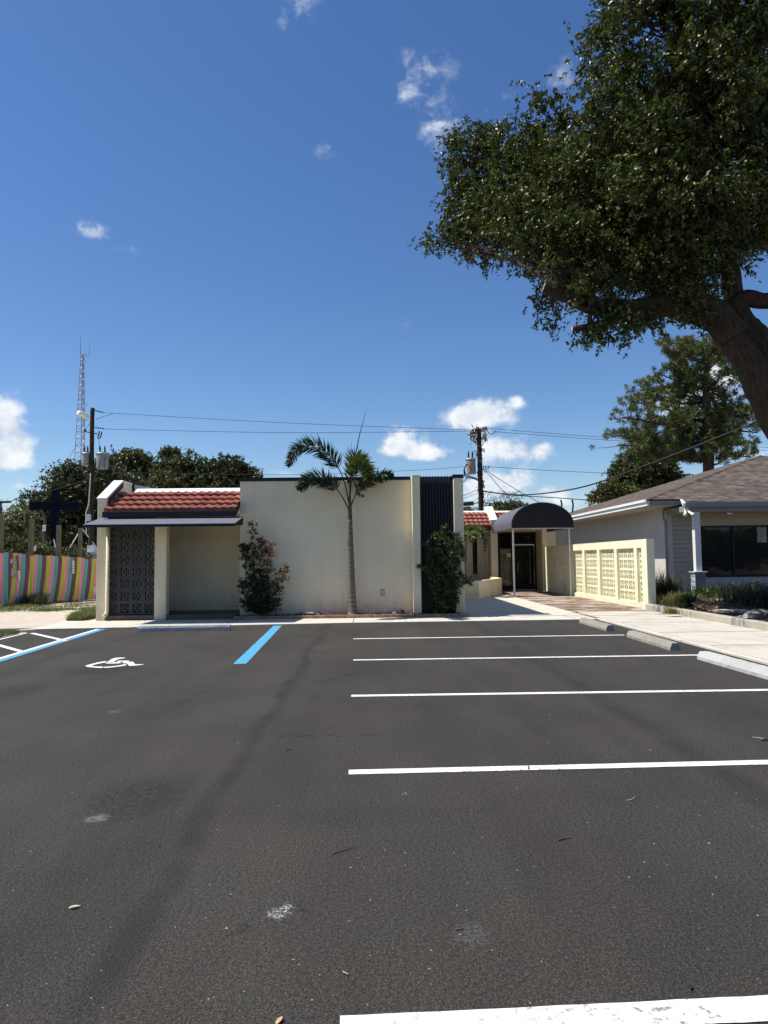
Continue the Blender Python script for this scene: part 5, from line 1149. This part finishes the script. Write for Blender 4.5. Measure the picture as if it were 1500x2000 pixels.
stemshrub('tall_shrub', 'dense green shrub in front of the dark slatted panel', [
 ([(868, 1198, 0), (866, 1140, -.1), (866, 1080, -.15), (870, 1030, -.2)], .018, 0), ([(868, 1198, 0), (880, 1140, -.1), (888, 1090, -.15), (893, 1045, -.2)], .016, 0), ([(868, 1198, 0), (855, 1140, -.1), (845, 1095, -.15), (835, 1065, -.2)], .014, 0), ([(868, 1198, 0), (852, 1150, -.1), (840, 1120, -.2), (820, 1106, -.3)], .012, 0),
 ([(868, 1198, 0), (885, 1160, -.1), (900, 1140, -.2), (916, 1140, -.3)], .012, 0), ([(870, 1198, 0), (885, 1120, 0), (898, 1090, -.1), (905, 1062, -.1)], .013, 0), ([(868, 1198, 0), (858, 1120, -.1), (858, 1070, -.1), (850, 1045, -.1)], .013, 0), ([(868, 1198, 0), (872, 1150, -.2), (878, 1100, -.3), (880, 1060, -.3)], .012, 0),
 ([(868, 1198, 0), (862, 1170, -.1), (855, 1140, -.2), (852, 1115, -.25)], .012, 0), ([(868, 1198, 0), (878, 1175, -.1), (888, 1150, -.2), (898, 1120, -.25)], .012, 0), ([(868, 1198, 0), (860, 1185, -.2), (850, 1165, -.2)], .01, .02), ([(868, 1198, 0), (880, 1185, -.2), (892, 1170, -.2)], .01, 0)], SYY-.02, M['greenleaf'], M['redleaf'], 32, .088, .030, 1.05, spread=1.0)

# ------------------------------------------------------------------ grass, weeds, bed plants
def blades(name, pts, h, w, mat, seed, lean=.5, kind=None, label=None, cat=None, group=None, parent=None, seg=3):
    rg = np.random.default_rng(seed); n = len(pts); b = np.asarray(pts, float); a = rg.uniform(0, 2*PI, n); hh = h*rg.uniform(.5, 1.2, n); ln = lean*rg.uniform(.2, 1.3, n)
    d = np.stack([np.cos(a), np.sin(a), np.zeros(n)], 1); s = np.stack([-np.sin(a), np.cos(a), np.zeros(n)], 1)*w*.5
    V = np.empty((n, (seg+1)*2, 3), np.float32)
    for k in range(seg+1):
        t = k/seg; c = b+d*(ln*hh*t*t)[:, None]; c[:, 2] += hh*(t-.35*ln*t*t); wk = (1-t)**.7+.04; V[:, 2*k] = c-s*wk; V[:, 2*k+1] = c+s*wk
    vv = V.reshape(-1, 3); fs = []; st = np.arange(n)*((seg+1)*2)
    F_ = np.concatenate([np.stack([st+2*k, st+2*k+1, st+2*k+3, st+2*k+2], 1) for k in range(seg)])
    me = D2.meshes.new(name); me.vertices.add(len(vv)); me.vertices.foreach_set('co', vv.ravel()); me.loops.add(F_.size); me.loops.foreach_set('vertex_index', F_.ravel().astype(np.int32))
    me.polygons.add(len(F_)); me.polygons.foreach_set('loop_start', np.arange(0, F_.size, 4, dtype=np.int32)); me.polygons.foreach_set('loop_total', np.full(len(F_), 4, np.int32)); me.materials.append(mat); me.update(); me.validate()
    o = D2.objects.new(name, me); COL.objects.link(o)
    if parent is not None: o.parent = parent
    return tag(o, label, cat, group, kind)
def scatter(poly, n, seed, z=0.0, clump=0, cr=.3):
    rg = random.Random(seed); xs = [p[0] for p in poly]; ys = [p[1] for p in poly]; out = []
    def inside(x, y):
        r = False; j = len(poly)-1
        for i in range(len(poly)):
            if (poly[i][1] > y) != (poly[j][1] > y) and x < (poly[j][0]-poly[i][0])*(y-poly[i][1])/(poly[j][1]-poly[i][1])+poly[i][0]: r = not r
            j = i
        return r
    cs = []
    while clump and len(cs) < clump:
        x, y = rg.uniform(min(xs), max(xs)), rg.uniform(min(ys), max(ys))
        if inside(x, y): cs.append((x, y))
    while len(out) < n:
        if clump: c = rg.choice(cs); x, y = rg.gauss(c[0], cr), rg.gauss(c[1], cr)
        else: x, y = rg.uniform(min(xs), max(xs)), rg.uniform(min(ys), max(ys))
        if inside(x, y): out.append((x, y, z))
    return out
weedpoly = [GXY(-60, 1197), GXY(0, 1183), GXY(60, 1172), GXY(190, 1172), GXY(192, 1209), GXY(130, 1213), GXY(160, 1198)]
blades('weeds', scatter(weedpoly, 6500, 1, -.03, 46, .26), .09, .014, M['grass'], 1, .6, 'stuff', 'patchy green weeds and grass between the pavers and striped fence', 'weeds')
blades('grass', scatter([GXY(128, 1213), GXY(150, 1203), GXY(188, 1190), GXY(191, 1205), GXY(150, 1213)], 5200, 2, -.03, 16, .22), .22, .014, M['grass'], 2, .7, 'stuff', 'brighter longer grass tuft at the foot of the left pier', 'grass')
blades('grass', scatter([GXY(-60, 1246), GXY(0, 1237), GXY(28, 1234), GXY(40, 1236), GXY(0, 1245), GXY(-60, 1256)], 2200, 3, .0, 20, .12), .07, .012, M['grass'], 3, .6, 'stuff', 'thin strip of grass beside the hatched bay line', 'grass')
blades('weeds', scatter([GXY(30, 1180), GXY(45, 1168), GXY(95, 1166), GXY(92, 1182)], 3400, 4, 0, 26, .22), .42, .02, M['grass_dark'], 4, .6, 'stuff', 'dark rank weeds massed against the striped fence', 'weeds')
def clump(name, label, px, py, z, n, h, w, spread, mat, seed, lean, cat='grass clump'):
    g = G(px, py, z); rgc = np.random.default_rng(seed); pts = np.array([g.x, g.y, z])+rgc.normal(size=(n, 3))*np.array([spread, spread, 0]); 
    o = blades(name, pts-np.array([g.x, g.y, z]), h, w, mat, seed, lean, None, label, cat, 'plants in the bed by the grey house', seg=4); o.location = (g.x, g.y, z); return o
clump('fountain_grass', 'dark arching grass clump just behind the cream screen wall end', 1300, 1178, .15, 900, 1.0, .016, .20, M['grass_dark'], 51, .75)
clump('fountain_grass', 'dark spiky grass mound under the grey house window', 1462, 1184, .15, 900, .72, .016, .32, M['grass_dark'], 52, .8)
clump('fountain_grass', 'dark grass clump at the right edge behind the stones', 1510, 1190, .15, 800, .75, .016, .32, M['grass_dark'], 53, .8)
clump('fountain_grass', 'low dark grass tuft left of the big mound by the leaf litter', 1425, 1178, .15, 420, .40, .015, .2, M['grass_dark'], 54, .8)
clump('sedge_clump', 'yellow green grassy mound beside the kerb', 1333, 1183, .15, 1500, .42, .014, .22, M['grass_dry'], 55, .9)
clump('sedge_clump', 'small pale weed growing on the kerb joint', 1312, 1199, .10, 240, .22, .012, .08, M['grass_dry'], 56, 1.0)
clump('sedge_clump', 'tall thin grass wisps next to the porch column base', 1393, 1172, .15, 120, .5, .01, .15, M['grass_dry'], 57, .9)
def lowshrub(label, lobes, nsp, mat, seed, base, L=.05):
    rg = np.random.default_rng(seed); t = thing('low_shrub', label, 'shrub', 'plants in the bed by the grey house'); C, U, a_, b_ = sprigs(lobes, nsp, 12, .16, rg, -.4, .3)
    k = C[:, 2] > .1; C = C[k]; U = U[k]+np.array([0, 0, .5])
    leaves_obj('foliage', C, U, rg.uniform(.7, 1.3, len(C))*L, rg.uniform(.7, 1.3, len(C))*L*.3, mat, t, rg)
    m = MB(); 
    for k in range(24): e = C[rg.integers(len(C))]; m.tube([Vector(base), Vector(base).lerp(Vector(e), .5)+Vector((0, 0, .03)), Vector(e)], [.008, .005, .002], 4, cap=False)
    m.build('stems', M['twig'], t); settle(t, base)
def gl_(px, py, z, rx, ry, rz): g = G(px, py, z); return ((g.x, g.y, z+rz*.5), (rx, ry, rz))
lowshrub('soft green spreading shrub in front of the porch column', [gl_(1352, 1180, .12, .30, .3, .18), gl_(1372, 1178, .12, .35, .35, .20), gl_(1395, 1174, .12, .35, .4, .24), gl_(1345, 1187, .12, .22, .22, .16)], 1500, M['greenleaf'], 61, tuple(G(1370, 1175, .12)), .07)
lowshrub('darker green shrub to the right of the leaf litter', [gl_(1432, 1176, .12, .4, .4, .28), gl_(1412, 1172, .12, .3, .3, .22), gl_(1475, 1172, .12, .5, .4, .3)], 1200, M['shrubleaf'], 62, tuple(G(1430, 1175, .12)), .07)
rg = np.random.default_rng(71)
pp = np.array(scatter([GXY(1350, 1190, .15), GXY(1400, 1168, .15), GXY(1425, 1178, .15), GXY(1400, 1200, .15), GXY(1365, 1196, .15)], 620, 5, .0)); pp[:, 2] = .22+rg.uniform(-.01, .09, len(pp))
tag(leaves_obj('leaf_litter', pp, rg.normal(size=(len(pp), 3))*[1, 1, .35], rg.uniform(.07, .15, len(pp)), rg.uniform(.04, .08, len(pp)), M['deadleaf'], None, rg), 'pile of pinkish brown dead leaves in the planting bed', 'dead leaves', kind='stuff')
pp = np.array(scatter([(7.9, 8), (10.5, 8), (12.5, 22), (8.2, 19.8)], 900, 6, .0)); pp[:, 2] = .21
tag(leaves_obj('leaf_litter', pp, rg.normal(size=(len(pp), 3))*[1, 1, .3], rg.uniform(.05, .12, len(pp)), rg.uniform(.03, .06, len(pp)), M['deadleaf'], None, rg), 'thin scatter of fallen leaves over the brown mulch bed', 'dead leaves', kind='stuff')
pp = np.array(scatter([(-3.3, 18.3), (2.3, 18.3), (2.3, 18.7), (-3.3, 18.7)], 1500, 8, .1)); pp[:, 2] += rg.uniform(-.02, .02, len(pp))
tag(leaves_obj('mulch_chips', pp, rg.normal(size=(len(pp), 3))*[1, 1, .35], rg.uniform(.03, .08, len(pp)), rg.uniform(.012, .03, len(pp)), leafmat('red chip', [(.10, .03, .015), (.26, .07, .03), (.42, .15, .08)], .8, .05), None, rg), 'red wood chips strewn along the narrow bed at the cream wall', 'mulch', kind='stuff')
def rock(name, label, loc, s, mat, seed, cat='rock', group=None, flat_=1.0):
    rd = random.Random(seed); import bmesh
    bm = bmesh.new(); bmesh.ops.create_icosphere(bm, subdivisions=3, radius=1)
    ph = [rd.uniform(0, 6) for _ in range(6)]
    for v in bm.verts:
        c = v.co; k = 1+.18*math.sin(c.x*3+ph[0])+.15*math.sin(c.y*4+ph[1])+.1*math.sin(c.z*5+ph[2])+.05*math.sin(c.x*11+ph[3]+c.y*9)
        v.co = Vector((c.x*s[0]*k, c.y*s[1]*k, max(-.3, min(flat_, c.z))*s[2]*k))
    me = D2.meshes.new(name); bm.to_mesh(me); bm.free(); me.materials.append(mat); o = D2.objects.new(name, me); COL.objects.link(o); o.location = loc; return tag(o, label, cat, group)
def gp_(px, py, z, dz=0): g = G(px, py, z); return (g.x, g.y, z+dz)
rock('rock', 'pale flat rock in the red mulch left of the palm', gp_(602, 1199.5, .10), (.24, .12, .07), M['paleslab'], 1, group='rocks in the mulch bed', flat_=.6)
rock('rock', 'dark flat rock touching the pale rock left of the palm', gp_(586, 1200, .10), (.12, .1, .06), M['rock'], 2, group='rocks in the mulch bed')
rock('rock', 'small grey flat rock right of the pale rock left of the palm', gp_(622, 1199.5, .10), (.09, .08, .05), M['rock'], 8, group='rocks in the mulch bed')
rock('rock', 'dark round rock in the bed below the outlet box', gp_(784, 1198, .10, .02), (.09, .09, .07), M['pole'], 3, group='rocks in the mulch bed')
rock('rock', 'grey low rock left of the dark round rock', gp_(770, 1198, .10), (.12, .1, .05), M['rock'], 4, group='rocks in the mulch bed')
rock('rock', 'long pale flat stone lying in the planting bed', gp_(1428, 1193, .2), (.45, .14, .05), M['paleslab'], 5, flat_=.5)
rock('rock', 'grey boulder half buried near the kerb at right', gp_(1462, 1205, .2), (.2, .14, .05), M['rock'], 6)
rock('rock', 'small pale stone beside the kerb at far right', gp_(1458, 1208, .2, .03), (.07, .06, .06), M['paleslab'], 7)
rock('rock', 'broad grey stone at the right edge of the bed', gp_(1490, 1198, .2), (.35, .2, .08), M['rock'], 9)
rock('rock', 'tiny pale round stone on the bed corner by the right pier', gp_(907, 1197, .08, .02), (.04, .04, .03), M['paleslab'], 10)

# ------------------------------------------------------------------ small things on the asphalt
rd = random.Random(12); m = MB()
for k in range(210):
    px, py = rd.uniform(0, 1500), 1230+(2000-1230)*rd.random()**1.2; g = G(px, py); 
    if g.x > 5.2: continue
    s = rd.uniform(.0014, .0038)*(1.6 if rd.random() < .06 else 1); b = len(m.v); a = rd.uniform(0, 3)
    for (dx, dy, dz) in ((1, 0, 0), (0, 1, 0), (-1, 0, 0), (0, -1, 0), (0, 0, 1)):
        x_, y_ = dx*math.cos(a)-dy*math.sin(a), dx*math.sin(a)+dy*math.cos(a); m.v.append((g.x+x_*s*1.3, g.y+y_*s, .001+dz*s))
    for i in range(4): m.f.append((b+i, b+(i+1) % 4, b+4)); m.mi.append(0)
tag(m.build('grit', M['pebble']), 'tiny pale grit and crumbs scattered over the asphalt', 'grit', kind='stuff')
def twig(pts, r, label, mat=M['twig']):
    c = catmull([G(x, y, .006) for x, y in pts], 4); o = MB().tube(c, radii(r, r*.5, len(c)), 5).build('twig', mat); return tag(o, label, 'twig', 'twigs on the asphalt')
twig([(650, 1667), (672, 1660), (694, 1653)], .0035, 'straight dark twig lying on the open asphalt below the nearest full line')
twig([(1090, 1640), (1103, 1637), (1114, 1635)], .005, 'short pale stub of twig on the asphalt at right of centre')
twig([(1225, 1563), (1234, 1561), (1240, 1556)], .003, 'small curved twig right of centre below the nearest full line', M['pebble'])
twig([(890, 1815), (898, 1814), (905, 1813)], .004, 'tiny dark twig on the scuffed patch near the bottom')
twig([(1032, 1502), (1033, 1498), (1032, 1495)], .006, 'tiny dark twig standing on the white line')
twig([(785, 1553), (793, 1548), (793, 1554)], .002, 'hooked thin twig just below the left half of the nearest full line', M['pebble'])
twig([(670, 1898), (675, 1900), (680, 1903)], .003, 'tan splinter near the bottom centre', M['oakcut'])
twig([(558, 1465), (566, 1463), (575, 1465)], .004, 'small twig on the asphalt left of the third line end')
twig([(1470, 1440), (1482, 1441), (1500, 1445)], .004, 'pale twig at the right edge below the third line', M['pebble'])
def leaf(px, py, s, mat, label, rz=0):
    g = G(px, py, .004); m = MB(); pr_ = [(-1, 0), (-.5, .32), (.2, .36), (.8, .18), (1.1, 0), (.8, -.18), (.2, -.36), (-.5, -.32)]
    ca, sa = math.cos(rz), math.sin(rz)
    m.quadv([((x*ca-y*sa)*s, (x*sa+y*ca)*s, .004+abs(y)*s*.45) for x, y in pr_]); m.quadv([((x*ca-y*sa)*s, (x*sa+y*ca)*s, .002+abs(y)*s*.45) for x, y in pr_][::-1])
    o = m.build('fallen_leaf', mat); o.location = g; return tag(o, label, 'leaf', 'single leaves on the asphalt')
leaf(145, 1773, .024, plain('pale leaf', (.50, .52, .30), .6, .15, 30), 'pale yellow green leaf lying alone at lower left', .4)
leaf(545, 1996, .022, M['oakcut'], 'tan curled leaf at the bottom edge', 1.2)
leaf(1492, 1446, .04, M['pole'], 'dark curled leaf at the right edge', .3)
leaf(312, 1653, .012, M['pole'], 'tiny dark leaf on the left asphalt', .9)
leaf(1350, 1930, .012, M['pole'], 'tiny dark leaf at lower right above the last line', .9)
